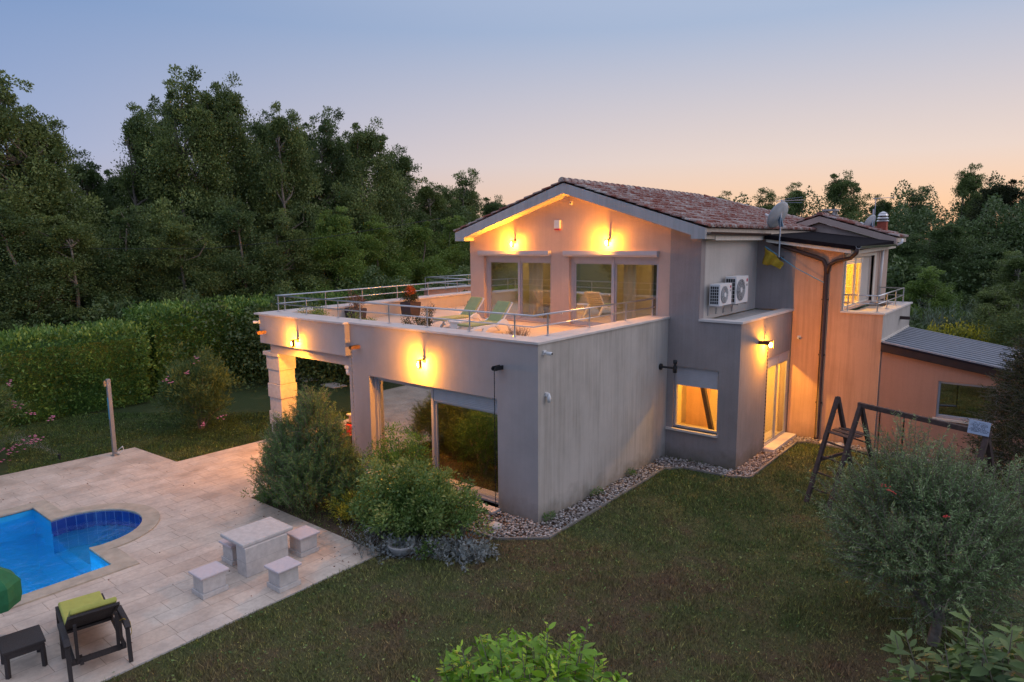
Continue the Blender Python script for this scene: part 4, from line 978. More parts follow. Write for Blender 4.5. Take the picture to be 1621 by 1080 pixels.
wall_lamp((-8.62, -.17, 3.36), 0, LE, 'lit wall lamp on the portico beam left of the white corner pipe')
wall_lamp((-3.5, 0, 3.28), 0, LE*1.2, 'lit wall lamp on the front wall above the big ground floor window')
wall_lamp((-5.55, 6.17, 6.17), 0, LE*1.2, 'lit wall lamp under the eaves above the left terrace door')
wall_lamp((-1.95, 6.17, 6.19), 0, LE*1.2, 'lit wall lamp under the eaves above the right terrace door')
wall_lamp((-7.57, 8.0, 5.9), -math.pi/2, LE*1.3, 'wall lamp on the hidden left side of the upper storey lighting the far terrace')
wall_lamp((2.09, 8.0, 3.28), math.pi/2, LE, 'lit wall lamp on the annex side wall above the glass door')
# ================================================================== FIXTURES ON THE VILLA
def local(root, name, mat, mb, parent=None, **k):
    o = mb.build(name, mat, parent or root, **k); o.matrix_parent_inverse = Matrix.Identity(4); return o
def text_obj(root, body, size, mat, loc, rot, name='lettering', parent=None, extr=.002, align='CENTER'):
    c = bpy.data.curves.new(name, 'FONT'); c.body = body; c.size = size; c.extrude = extr; c.align_x = align; c.align_y = 'CENTER'
    c.materials.append(M[mat]); o = bpy.data.objects.new(name, c); COL.objects.link(o)
    dg = bpy.context.evaluated_depsgraph_get(); me = bpy.data.meshes.new_from_object(o.evaluated_get(dg)); bpy.data.objects.remove(o)
    o = bpy.data.objects.new(name, me); COL.objects.link(o); o.parent = parent or root; o.location = loc; o.rotation_euler = rot; return o
def ac_unit(loc, w, h, d, label):
    """faces +x; long side along y"""
    r = thing('air_conditioner', loc, label, 'air conditioner', 'air conditioners on the side wall')
    b = local(r, 'casing', 'white', MB().box(.1, .1+d, -w/2, w/2, 0, h), bevel=.012)
    R_ = h*.40; cy = -w*.13; fx = .1+d
    local(r, 'fan_grille', plain('grille_grey', (.16, .16, .17), .5, 0, .1) if 'ggrey' not in M else M['ggrey'], MB().lathe([(R_, .001), (R_, .012), (.001, .012)], (fx, cy, h/2), 32, 'x'), b)
    g = MB()
    for k in range(7):
        rr = R_*(k+1)/7; pts = [(fx+.02, cy+math.cos(a)*rr, h/2+math.sin(a)*rr) for a in [i*math.pi/16 for i in range(33)]]; g.tube(pts, .004, 4, False)
    for k in range(12):
        a = k*math.pi/6; g.tube([(fx+.02, cy, h/2), (fx+.02, cy+math.cos(a)*R_, h/2+math.sin(a)*R_)], .0035, 4, False)
    g.lathe([(.07, .018), (.07, .03), (.001, .03)], (fx, cy, h/2), 16, 'x')
    local(r, 'fan_guard', 'white', g, b)
    fb = MB()
    for k in range(4):
        a = k*math.pi/2+.3; p = [(cy+math.cos(a+q)*R_*s, h/2+math.sin(a+q)*R_*s) for q, s in ((0, .15), (-.25, .9), (.35, .9))]
        fb.prism(p, 'x', fx+.013, fx+.016)
    local(r, 'fan_blade', 'black', fb, b)
    lg = local(r, 'logo', 'logo', MB().lathe([(h*.065, .001), (h*.065, .006), (.001, .006)], (fx, w*.38, h*.84), 20, 'x'), b)
    text_obj(r, 'LG', h*.11, 'ggrey' if 'ggrey' in M else 'black', (fx+.003, w*.38, h*.66), (math.pi/2, 0, math.pi/2), 'lettering', b)
    s = MB()
    for i in range(4):
        for j in range(6): s.box(.1+.03+i*(d-.06)/4, .1+.03+(i+1)*(d-.06)/4-.012, -w/2-.004, -w/2+.002, .05+j*(h-.1)/6, .05+(j+1)*(h-.1)/6-.012)
    local(r, 'side_grille', 'black', s, b)
    for q in (-1, 1): local(r, 'bracket', 'steel', MB().box(0, .45, q*w*.34-.015, q*w*.34+.015, -.04, -.003).prism([(0, -.3), (.03, -.3), (.06, -.04), (0, -.04)], 'y', q*w*.34-.01, q*w*.34+.01))
    return r
M['ggrey'] = plain('grille_grey', (.09, .09, .10), .5, 0, .1)
ac_unit((.91, 7.0, 4.42), .86, .60, .30, 'smaller white air conditioner mounted lower on the side wall, left of the other')
ac_unit((.91, 8.15, 4.40), .95, .78, .33, 'bigger white air conditioner mounted higher and right of the small one')
def camera_box(loc, rot, label):
    r = thing('security_camera', loc, label, 'security camera'); r.rotation_euler.z = rot
    local(r, 'mount', 'white', MB().box(-.05, .05, -.03, -.002, -.05, .05).tube([(0, -.03, 0), (0, -.09, 0)], .02, 8))
    local(r, 'housing', 'white', MB().lathe([(.03, 0), (.04, .01), (.04, .13), (.034, .14), (.03, .11)], (0, -.21, -.01), 14, 'y'), smooth=False)
    local(r, 'lens', 'black', MB().lathe([(.026, 0), (.026, .006)], (0, -.214, -.01), 12, 'y')); return r
camera_box((-3.34, 6.17, 7.38), .5, 'small white security camera under the peak of the gable')
camera_box((-10.62, -.17, 3.82), -.9, 'white security camera at the left end of the portico beam')
camera_box((0, .22, 3.84), math.pi/2, 'white security camera high on the long side wall near its front corner')
camera_box((2.32, 10.52, 3.2), .4, 'white security camera on the orange wall beside the annex')
r = thing('motion_sensor', (0, .28, 2.9), 'small white motion sensor lower on the side wall below the camera', 'motion sensor')
local(r, 'mount', 'white', MB().box(.002, .05, -.04, .04, -.03, .05)); local(r, 'sensor', 'white', MB().lathe([(.035, 0), (.05, .1), (.02, .2)], (.09, 0, -.16), 12), smooth=True)
r = thing('floodlight_sensor', (-6.50, -.02, 2.78), 'white round lamp hanging at the right end of the portico beam', 'lamp')
local(r, 'mount', 'white', MB().lathe([(.08, 0), (.1, .03), (.1, .09), (.06, .1)], (-.12, .08, -.02), 16), smooth=True); local(r, 'dome', 'white', MB().lathe([(.03, -.2), (.065, -.15), (.07, -.02)], (-.12, .08, 0), 16), smooth=True)
r = thing('swivel_camera', (0, 5.72, 2.72), 'black swivel camera arm on the side wall next to the lit window', 'security camera')
local(r, 'mount', 'black', MB().lathe([(.09, .002), (.09, .05), (.04, .07)], (0, 0, 0), 16, 'x')); local(r, 'arm', 'black', MB().tube([(.05, 0, 0), (.42, 0, .0)], .03, 10))
local(r, 'housing', 'black', MB().lathe([(.02, -.14), (.06, -.12), (.06, .03), (.03, .1), (.055, .14), (.055, .22), (.02, .24)], (.45, 0, 0), 14), smooth=True)
r = thing('alarm_siren', (-3.82, 6.17, 6.62), 'white alarm siren box with a red base in the middle of the gable', 'alarm siren')
local(r, 'box', 'white', MB().box(-.11, .11, -.09, -.002, 0, .26), bevel=.015); local(r, 'strobe', 'logo', MB().box(-.10, .10, -.085, -.004, -.055, -.001), bevel=.01)
def spout(loc, rot, label, chain_to, mat='copper'):
    r = thing('water_spout', loc, label, 'water spout', 'terrace drain spouts'); r.rotation_euler.z = rot
    local(r, 'spout', mat, MB().box(-.055, .055, -.26, 0, -.045, -.03).box(-.055, -.04, -.26, 0, -.03, .05).box(.04, .055, -.26, 0, -.03, .05).prism([(-.26, -.045), (-.30, .0), (-.26, .05)], 'x', -.055, -.04).prism([(-.26, -.045), (-.30, .0), (-.26, .05)], 'x', .04, .055))
    if chain_to:
        mb = MB(); z = -.05; i = 0
        while loc[2]+z > chain_to:
            mb.box(-.012, .012, -.252, -.248, z-.045, z) if i % 2 else mb.box(-.002, .002, -.262, -.238, z-.045, z); z -= .05; i += 1
        local(r, 'rain_chain', 'steel' if mat == 'copper' else 'black', mb)
    return r
spout((-10.35, -.17, 3.52), 0, 'small copper spout at the left end of the portico beam', 0)
spout((-6.05, 0, 3.44), 0, 'copper spout with a fine chain left of the front wall lamp', .2)
spout((-1.02, 0, 3.44), 0, 'black spout with a chain on the front wall right of the window', .2, 'black')
spout((2.09, 7.6, 3.36), math.pi/2, 'dark brown spout with a chain on the annex side wall', .3, 'dark')
r = spout((4.63, 13.2, 3.72), math.pi/2, 'short dark spout on the balcony side wall above the ribbed roof', 0, 'dark')
def dish(loc, R_, label, mast, az, tiltd=-25):
    r = thing('satellite_dish', loc, label, 'satellite dish', 'satellite dishes on the villa')
    prof = [(R_*k/8, -.16*R_*1.4*(1-(k/8)**2)) for k in range(1, 9)]
    mb = MB(); mb.lathe([(.001, -.16*R_*1.4)]+prof+[(R_, .01), (R_*.98, .012)]+[(q, h+.012) for q, h in prof[::-1]], (0, 0, 0), 30)
    # dish axis starts along +z: open side faces az
    m_ = Matrix.Rotation(az, 4, 'Z') @ Matrix.Rotation(math.radians(90+tiltd), 4, 'X')
    mb.xf(m_); d = local(r, 'reflector', 'dish', mb, smooth=True)
    ax = (m_ @ Vector((0, 0, 1))).normalized(); lo = (m_ @ Vector((0, -1, 0))).normalized()
    if lo.z > 0: lo = -lo
    f = ax*R_*.95+lo*R_*.35
    local(r, 'feed_arm', 'steel', MB().tube([tuple(lo*R_), tuple(lo*R_*.9+ax*R_*.5), tuple(f)], .012, 6), d)
    local(r, 'feed_horn', 'white', MB().tube([tuple(f), tuple(f-ax*.12)], .035, 10), d)
    local(r, 'mast', 'steel', MB().tube([(-ax.x*.12, -ax.y*.12, mast[1]), (-ax.x*.12, -ax.y*.12, mast[0])], .026, 10))
    local(r, 'back_bracket', 'blue_metal', MB().prism([(-.12, -.32), (.02, -.32), (.10, .05), (.0, .1)], 'y', -.02, .02).xf(Matrix.Translation(tuple(-ax*.1)) @ Matrix.Rotation(az-math.pi/2, 4, 'Z')))
    return r
M['dish'] = plain('dish_paint', (.50, .52, .54), .5, 0, .2, 3)
M['blue_metal'] = plain('blue_grey_metal', (.10, .17, .24), .5, .2, .1)
d1 = dish((1.58, 10.25, 6.98), .44, 'big grey satellite dish on a mast beside the tiled roof edge', (.46, -1.3), math.radians(-107))
mb = MB().tube([(-.05, -.1, .42), (.85, -.35, .40)], .012, 6)
for i in range(9): mb.tube([(.25+i*.07, -.19-i*.02-.12, .41), (.25+i*.07, -.19-i*.02+.12, .41)], .005, 4)
for s_ in (-.05, .05): mb.tube([(.2, -.17, .41+s_), (.8, -.34, .41+s_*1.6)], .006, 4)
local(d1, 'antenna', 'steel', mb)
local(d1, 'wall_bracket', 'dark', MB().box(-.02, .16, -.02, .26, -1.32, -1.28))
dish((2.95, 16.2, 6.80), .33, 'smaller satellite dish beside the red brick chimney', (.5, -.6), math.radians(-107))
r = thing('rooftop_antenna', (3.08, 16.3, 6.35), 'thin television antenna behind the smaller satellite dish', 'antenna')
local(r, 'mast', 'steel', MB().tube([(0, 0, 0), (0, 0, 1.35)], .015, 6))
mb = MB().tube([(-.1, 0, 1.33), (.6, 0, 1.35)], .01, 5)
for i in range(6): mb.tube([(i*.1, -.2, 1.34), (i*.1, .2, 1.34)], .006, 4)
local(r, 'boom', 'steel', mb)
# yellow towel and line
tw = MB(); nu, nv = 14, 14
for j in range(nv+1):
    for i in range(nu+1):
        u, w_ = i/nu, j/nv
        tw.v.append((1.22+u*.62+.03*math.sin(w_*5), 10.2-.1*u+.06*math.sin(u*14+w_*3)*(.3+w_), 6.02-u*.46-w_*(.52-.30*u)-.03*math.sin(u*9)))
for j in range(nv):
    for i in range(nu): a = j*(nu+1)+i; tw.f.append((a, a+1, a+nu+2, a+nu+1))
o = tw.build('towel', 'yellow', fix=False, smooth=True); sd = o.modifiers.new('s', 'SOLIDIFY'); sd.thickness = .012
tag(o, 'mustard yellow towel hanging in the wall corner above the annex roof', 'towel')
o = MB().tube([(1.25, 10.2, 6.02), (2.2, 10.3, 5.35), (3.0, 10.4, 4.93)], .016, 6).build('clothes_line', 'cable')
tag(o, 'pale blue clothes line from the yellow towel to the dark downpipe', 'clothes line')
# outlet
r = thing('wall_socket', (-3.68, 6.17, 3.98), 'small wall socket between the two terrace doors', 'wall socket')
local(r, 'plate', 'white', MB().box(-.045, .045, -.03, -.002, -.045, .045)); local(r, 'cover', 'black', MB().box(-.02, .02, -.035, -.0301, -.03, .03))
# ------------------------------------------------------------------ railings
def railing(name, paths, posts, z0, h1, h2, label, r=.021):
    t = thing(name, (posts[0][0], posts[0][1], z0), label, 'railing')
    for p in paths:
        MB().tube([(x, y, z0+h1) for x, y in p], r, 10).build('rail', 'steel', t, smooth=True)
        MB().tube([(x, y, z0+h2) for x, y in p], r*.75, 10).build('rail', 'steel', t, smooth=True)
    for x, y in posts:
        MB().tube([(x, y, z0+.004), (x, y, z0+h1)], r*.9, 10).lathe([(.055, .003), (.055, .012), (.02, .014)], (x, y, z0), 14).build('post', 'steel', t)
    return t
zc = 4.09
railing('terrace_railing', [[(-10.62, .42), (-.43, .42), (-.43, 6.12)], [(-10.62, .42), (-11.75, 14.2)]],
    [(-10.5, .42), (-9.0, .42), (-7.45, .42), (-6.46, .42), (-5.25, .42), (-3.8, .42), (-2.35, .42), (-.97, .42), (-.43, .95), (-.43, 2.7), (-.43, 4.5), (-.43, 6.0),
     (-10.66, .75), (-10.8, 2.4), (-10.98, 4.1), (-11.14, 5.9), (-11.32, 7.7), (-11.5, 9.6), (-11.62, 11.6), (-11.72, 13.6)], zc, .50, .25, 'stainless steel railing on the parapet round the roof terrace')
railing('far_terrace_railing', [[(-11.9, 10.6), (-14.5, 10.6), (-14.5, 15.1), (-12, 15.1)]], [(-13.2, 10.6), (-14.5, 10.6), (-14.5, 12.1), (-14.5, 13.6), (-14.5, 15.1), (-13.2, 15.1)], zc, .52, .28, 'steel railing round the far left bay of the roof terrace')
railing('balcony_railing', [[(3.5, 10.72), (4.42, 10.72), (4.42, 14.85), (3.6, 14.85)]], [(3.62, 10.72), (4.42, 10.72), (4.42, 12.1), (4.42, 13.5), (4.42, 14.85)], zc, .48, .24, 'steel railing round the small balcony of the rear block')
# ------------------------------------------------------------------ terrace furniture and pots
def lounger(loc, rot, label):
    r = thing('sun_lounger', loc, label, 'sun lounger', 'white sun loungers on the terrace'); r.rotation_euler.z = rot
    # foot at y=0, hinge at y=1.25, head rises to y=1.85
    side = lambda x: MB().prism([(0, .24), (.35, .30), (1.0, .30), (1.25, .42), (1.42, .40), (1.78, 0), (1.70, 0), (1.40, .26), (1.2, .30), (1.02, .24), (.72, .22), (.38, 0), (.30, 0), (.5, .22), (.2, .22), (.05, .17)], 'x', x-.025, x+.025)
    for x in (-.29, .29): local(r, 'frame', 'white', side(x), bevel=.008)
    mb = MB()
    for i in range(12): mb.box(-.26, .26, .04+i*.1, .11+i*.1, .275, .295)
    local(r, 'seat', 'white', mb)
    bk = MB()
    for i in range(7): bk.box(-.27, .27, .02+i*.1, .09+i*.1, -.02, 0)
    bk.box(-.30, -.26, 0, .74, -.03, .005).box(.26, .30, 0, .74, -.03, .005).box(-.30, .30, .70, .75, -.03, .005)
    mt = Matrix.Translation((0, 1.22, .31)) @ Matrix.Rotation(math.radians(50), 4, 'X')
    local(r, 'backrest', 'white', bk.xf(mt))
    c = local(r, 'cushion', 'sage', MB().box(-.26, .26, 0, 1.2, .30, .36), bevel=.02)
    local(r, 'cushion', 'sage', MB().box(-.26, .26, .0, .73, .006, .065).xf(mt), bevel=.02)
    return r
lounger((-4.33, 2.30, 3.58), -.08, 'white sun lounger with green cushion, nearer the front railing')
lounger((-6.05, 3.0, 3.58), -.08, 'white sun lounger with green cushion, the one behind the little box table')
r = thing('side_table', (-5.2, 3.05, 3.58), 'little white box table between the two terrace loungers', 'side table')
local(r, 'table_top', 'white', MB().box(-.24, .24, -.24, .24, .30, .34), bevel=.01); local(r, 'base', 'white', MB().box(-.2, .2, -.2, .2, 0, .298), bevel=.01)
def planter(loc, s, h, label):
    r = thing('planter', loc, label, 'planter')
    mb = MB().hexa([(-s*.42, -s*.42, 0), (s*.42, -s*.42, 0), (-s*.42, s*.42, 0), (s*.42, s*.42, 0), (-s/2, -s/2, h), (s/2, -s/2, h), (-s/2, s/2, h), (s/2, s/2, h)])
    local(r, 'pot', 'pot', mb, bevel=.01); local(r, 'soil', 'soil', MB().box(-s*.46, s*.46, -s*.46, s*.46, h+.001, h+.01)); return r
planter((-9.75, 5.3, 3.58), .55, .5, 'square anthracite planter with orange plant near the far parapet')
shrub('potted_plant', (-9.75, 5.3, 4.08), .34, .34, .22, 'conifer', 'low dark green plant filling the planter with the orange plume', 'plant', 1200, .06, clumps=16, cr=.12, stems=3)
shrub('potted_plant', (-9.8, 5.35, 4.2), .13, .13, .42, 'redplant', 'orange red plume plant in the square planter', 'plant', 700, .06, clumps=10, cr=.09, stems=3)
planter((-10.1, 3.1, 3.58), .55, .42, 'square anthracite planter under a twiggy shrub at the left parapet')
shrub('potted_plant', (-10.1, 3.1, 4.0), .40, .40, .5, 'heath', 'sparse reddish shrub in the left terrace planter', 'plant', 700, .05, clumps=22, cr=.11, stems=10)
shrub('cushion_plant', (-9.3, .95, 3.62), .7, .35, .62, 'oak3', 'rounded green cushion plant behind the portico parapet, farthest left', 'plant', 2600, .055, clumps=40, cr=.16, stems=4)
shrub('cushion_plant', (-7.2, 1.0, 3.62), .45, .35, .50, 'oak3', 'small green cushion plant behind the joint of the two front walls', 'plant', 1600, .055, clumps=26, cr=.15, stems=4)
shrub('twiggy_shrub', (-4.85, .95, 3.58), .62, .35, .72, 'conifer', 'loose dark twiggy shrub behind the front railing above the lamp', 'shrub', 1500, .05, clumps=40, cr=.12, stems=14)
shrub('twiggy_shrub', (-4.45, 1.0, 3.58), .22, .2, 1.05, 'conifer', 'upright bare sprig beside the twiggy shrub on the terrace', 'shrub', 500, .045, clumps=14, cr=.1, stems=8)
k = 60; Cc = RNG.normal(size=(k, 3))*[.09, .06, 0]+[0, 0, .02]; Dd = Cc*3+RNG.normal(size=(k, 3))*.25+[0, 0, 1]
shoots('heather', (-1.25, .85, 3.9), Cc, Dd, RNG.uniform(.2, .36, k), 14, .03, .3, 'heath', 'small reddish heather at the front corner of the terrace', 'plant')
planter((-1.25, .85, 3.58), .3, .3, 'small dark pot holding the reddish heather')
# ------------------------------------------------------------------ portico furniture
r = thing('barbecue', (-8.35, 1.9, .03), 'low rough brick block standing under the portico', 'brick block')
local(r, 'base', M['terra'], MB().box(-.4, .3, -.3, .4, 0, .75), bevel=.02); local(r, 'top', 'stone', MB().box(-.45, .35, -.35, .45, .752, .8), bevel=.01)
r = thing('armchair', (-7.75, .75, .03), 'wicker armchair with red cushions under the portico', 'armchair')
local(r, 'base', 'rattan', MB().box(-.4, .4, -.4, .4, .05, .32), bevel=.02); local(r, 'backrest', 'rattan', MB().box(-.4, .4, .3, .42, .33, .75), bevel=.02)
local(r, 'cushion', 'red', MB().box(-.34, .34, -.36, .28, .325, .45), bevel=.04); local(r, 'pillow', 'red', MB().box(-.3, .3, .18, .29, .46, .72), bevel=.04)
for s_ in (-1, 1): local(r, 'armrest', 'rattan', MB().box(s_*.36-.04, s_*.36+.04, -.4, .29, .33, .55), bevel=.02)
r = thing('sun_bench', (-7.2, -.75, .03), 'low bench with a red blanket in front of the portico post', 'bench')
local(r, 'seat', 'white', MB().box(-.55, .55, -.25, .25, .33, .38), bevel=.01)
for a_ in (-.48, .48): local(r, 'leg', 'white', MB().box(a_-.03, a_+.03, -.22, .22, 0, .329))
local(r, 'blanket', 'red', MB().box(-.4, .42, -.27, .27, .382, .41), bevel=.012)
# ------------------------------------------------------------------ deck furniture
T = thing('stone_table', (-3.2, -4.85, .03), 'white stone table with a thick slab on the pool deck', 'table')
MB().box(-3.67, -2.84, -5.36, -4.28, .60, .67).build('table_top', 'stone', T, bevel=.02)
MB().box(-3.12, -2.79, -5.34, -4.45, .03, .597).build('pedestal', 'stone', T, bevel=.01)
MB().box(-3.123, -2.787, -5.343, -4.447, .31, .316).build('joint', 'concrete', T)
def stool(x0, x1, y0, y1, label):
    r = thing('stone_stool', ((x0+x1)/2, (y0+y1)/2, .03), label, 'stool', 'stone stools round the white stone table')
    MB().box(x0, x1, y0, y1, .03, .12).build('plinth', 'stone', r, bevel=.008)
    MB().box(x0+.03, x1-.03, y0+.03, y1-.03, .122, .398).build('pedestal', 'stone', r, bevel=.006)
    MB().box(x0-.025, x1+.025, y0-.025, y1+.025, .40, .445).build('seat', 'seat', r, bevel=.018)
stool(-3.08, -2.66, -6.24, -5.76, 'square stone stool nearest the dark patio lounger')
stool(-2.22, -1.80, -5.28, -4.83, 'square stone stool closest to the lawn edge')
stool(-3.15, -2.70, -4.24, -3.80, 'square stone stool beside the shrubs at the far end of the table')
stool(-3.86, -3.44, -5.27, -4.82, 'square stone stool half hidden behind the table on the pool side')
# dark lounge chair
r = thing('patio_lounger', (-2.0, -8.12, .03), 'dark rattan lounger with a lime cushion by the pool', 'lounger'); r.rotation_euler.z = math.radians(-11)
# local: head at x=0 (towards the lawn), feet towards -x, width along y
for s_ in (-1, 1):
    y = s_*.38
    for (xa, xb) in ((.14, .08), (-.62, -.56)): local(r, 'leg', 'rattan', MB().bar((xa, y, 0), (xb, y, .56), .055, .06), bevel=.006)
    local(r, 'armrest', 'rattan', MB().prism([(.16, .56), (.05, .62), (-.55, .60), (-.66, .55), (-.6, .53), (.14, .53)], 'y', y-.04, y+.04), bevel=.008)
    local(r, 'side_rail', 'rattan', MB().box(-1.78, .1, y*.84-.02, y*.84+.02, .24, .31))
    local(r, 'leg', 'rattan', MB().box(-1.72, -1.66, y*.84-.025, y*.84+.025, 0, .24))
local(r, 'seat', 'rattan', MB().box(-1.78, -.8, -.3, .3, .27, .31))
bk = MB().box(-.02, .02, -.33, .33, .0, 0.05)
mt = Matrix.Translation((-.86, 0, .33)) @ Matrix.Rotation(math.radians(-35), 4, 'Y')   # x' runs up the backrest
bb = MB().box(0, 1.0, -.33, -.29, -.04, .0).box(0, 1.0, .29, .33, -.04, .0).box(.94, 1.0, -.29, .29, -.04, 0)
for i in range(17): bb.box(.03+i*.052, .06+i*.052, -.29, .29, -.03, -.01)
local(r, 'backrest', 'rattan', bb.xf(mt))
local(r, 'brace', 'rattan', MB().box(-.18, .02, -.24, -.19, .14, .2).bar((.02, -.26, .78), (-.02, -.26, .16), .04, .05).bar((.02, .26, .78), (-.02, .26, .16), .04, .05).box(-.04, 0, -.36, .36, .16, .24))
local(r, 'cushion', 'lime', MB().box(.0, 1.04, -.30, .30, .005, .085).xf(mt), bevel=.025)
local(r, 'cushion', 'lime', MB().box(-1.75, -.88, -.30, .30, .312, .39), bevel=.025)
local(r, 'strap', 'yellow', MB().tube([(.02, .43, .57), (.0, .35, .64), (-.05, .31, .6)], .006, 5).tube([(.02, .43, .57), (.03, .44, .4), (.0, .42, .33)], .005, 5))
r = thing('rattan_table', (-2.96, -8.80, .03), 'low dark rattan table beside the patio lounger', 'table'); r.rotation_euler.z = math.radians(-8)
local(r, 'table_top', 'rattan', MB().box(-.28, .28, -.26, .26, .38, .42), bevel=.008)
local(r, 'apron', 'rattan', MB().box(-.26, .26, -.24, .24, .29, .379))
for a_ in (-1, 1):
    for b_ in (-1, 1): local(r, 'leg', 'rattan', MB().bar((a_*.24, b_*.22, 0), (a_*.235, b_*.215, .35), .05, .05))
# parasol partly outside the left edge
pr = thing('parasol', (-3.9, -8.95, -.27), 'green canvas parasol at the left edge over the pool', 'parasol')
pts = []; K = 8; top = Vector((0, 0, 1.62))
mb = MB(); ring = []
for k in range(16):
    a = k/16*2*math.pi; sc_ = 1.0 if k % 2 else .90; ring.append((a, sc_))
prof = [(.02, 1.62), (.20, 1.52), (.39, 1.36), (.43, 1.30), (.43, 1.08), (.40, .95)]
for rr, z in prof:
    for a, s_ in ring: mb.v.append((rr*s_*math.cos(a), rr*s_*math.sin(a), z+.015*math.sin(a*8)*(z < 1.2)))
for i in range(len(prof)-1):
    for k in range(16): mb.f.append((i*16+k, i*16+(k+1) % 16, (i+1)*16+(k+1) % 16, (i+1)*16+k))
mb.f.append(tuple(range(16)))
o = local(pr, 'canopy', 'green', mb, smooth=False, fix=False); sd = o.modifiers.new('s', 'SOLIDIFY'); sd.thickness = .01
local(pr, 'pole', 'steel', MB().tube([(0, 0, .3), (0, 0, 1.62)], .022, 10)); local(pr, 'base', 'concrete', MB().lathe([(.22, .31), (.22, .36), (.05, .39)], (0, 0, 0), 24))
# shower
M['showermetal'] = plain('brushed_grey_metal', (.30, .30, .31), .6, .4, .1)
r = thing('garden_shower', (-12.84, -3.80, .03), 'slim steel garden shower column with a blue panel at the deck corner', 'shower')
local(r, 'column', M['showermetal'], MB().box(-.055, .055, -.05, .05, .01, 2.3), bevel=.006); local(r, 'base', 'steel', MB().box(-.11, .11, -.1, .1, 0, .01))
local(r, 'panel', M['cable'], MB().box(-.04, .04, -.056, -.0505, 1.1, 1.75)); local(r, 'head', 'steel', MB().box(-.03, .03, -.13, -.052, 2.1, 2.26))
local(r, 'hose', 'white', MB().tube([(.07, 0, .08), (.25, .05, .1), (.4, .1, .22), (.3, .12, .3), (.12, .05, .16)], .012, 6), smooth=True)
# sprinkler
r = thing('lawn_sprinkler', (-13.75, -4.95, .0), 'small black pop up sprinkler at the deck edge spraying water', 'sprinkler')
local(r, 'head', 'black', MB().lathe([(.03, 0), (.03, .13), (.045, .14), (.045, .17)], (0, 0, 0), 10))
n = 2600; t_ = RNG.uniform(0, 1, n)**.7; sp = RNG.normal(size=(n, 3))*(.03+.26*t_[:, None])*[.5, 1, .45]
Pp = np.stack([-13.75-t_*2.6, -4.95-t_*1.2, .16+1.1*t_-.75*t_**2], 1)+sp
o = pebbles('sprinkler_spray', Pp[:, 0], Pp[:, 1], np.maximum(Pp[:, 2], .03), np.full(n, .004)); o.data.materials.clear(); o.data.materials.append(M['white']); struct(o, 'stuff'); o['label'] = 'fine fan of water drops from the sprinkler'
# swing set
r = thing('swing_set', (4.9, 5.8, 0), 'dark wooden swing frame with ladder platform on the lawn', 'swing')
def wb(name, a, b_, w_=.09, h_=.09): return MB().bar(a, b_, w_, h_).build(name, 'wood', r, bevel=.008)
A1, A2 = Vector((4.60, 5.92, 2.45)), Vector((5.16, 5.70, 2.40))
F1, B1, F2, B2 = Vector((4.26, 5.0, 0)), Vector((4.92, 6.86, 0)), Vector((4.80, 4.79, 0)), Vector((5.50, 6.62, 0))
for a, b_ in ((F1, A1), (B1, A1), (F2, A2), (B2, A2)): wb('leg', a, b_)
for t_ in (.14, .29, .44, .58): wb('rung', F1.lerp(A1, t_), F2.lerp(A2, t_), .035, .035); wb('rung', B1.lerp(A1, t_), B2.lerp(A2, t_), .035, .035)
pa, pb_, pc, pd = F1.lerp(A1, .66), F2.lerp(A2, .66), B1.lerp(A1, .66), B2.lerp(A2, .66)
for t_ in (.1, .5, .9): wb('platform_plank', pa.lerp(pc, t_)+Vector((-.04, 0, .03)), pb_.lerp(pd, t_)+Vector((.04, 0, .03)), .19, .025)
wb('brace', F1.lerp(A1, .40), B1.lerp(A1, .40), .05, .07); wb('beam', A2+Vector((-.06, .02, -.02)), Vector((7.72, 4.74, 2.34)), .09, .11)
E3 = Vector((7.66, 4.76, 2.30)); wb('leg', E3, E3+Vector((.36, .95, -2.3))); wb('leg', E3, E3+Vector((-.36, -.95, -2.3)))
for t_ in (.17, .37):
    for dd in (0, .0):
        p = A2.lerp(Vector((7.72, 4.74, 2.34)), t_); mb = MB(); z = p.z-.08
        while z > .5: mb.box(p.x-.006, p.x+.006, p.y-.018, p.y+.018, z-.05, z) if int(z*18) % 2 else mb.box(p.x-.018, p.x+.018, p.y-.006, p.y+.006, z-.05, z); z -= .052
        mb.build('chain', 'steel', r)
p1, p2 = [A2.lerp(Vector((7.72, 4.74, 2.34)), t_) for t_ in (.17, .37)]
MB().bar((p1.x, p1.y, .48), (p2.x, p2.y, .48), .18, .03).build('swing_seat', 'black', r)
sg = thing('notice_sign', (7.52, 4.72, 2.45), 'pale blue notice sign with rows of dark writing on the end of the swing beam', 'sign')
sg.rotation_euler = (math.radians(-6), math.radians(3), math.radians(-8))
local(sg, 'board', 'signface', MB().box(-.185, .185, -.012, .0, -.14, .14), bevel=.003)
rows = [.10, .07, .045, .02, -.005, -.03, -.055, -.08]
mb = MB()
for i, z in enumerate(rows):
    x = -.10-.035*math.sin(i*1.3)-(.03 if i > 1 else 0); xe = -x
    while x < xe:
        wd_ = random.uniform(.008, .016)
        if random.random() > .14: mb.box(x, x+wd_, -.0145, -.0122, z-.006, z+.006 if random.random() > .3 else z+.002)
        x += wd_+random.choice((.003, .004, .009))
local(sg, 'writing', 'ink', mb)
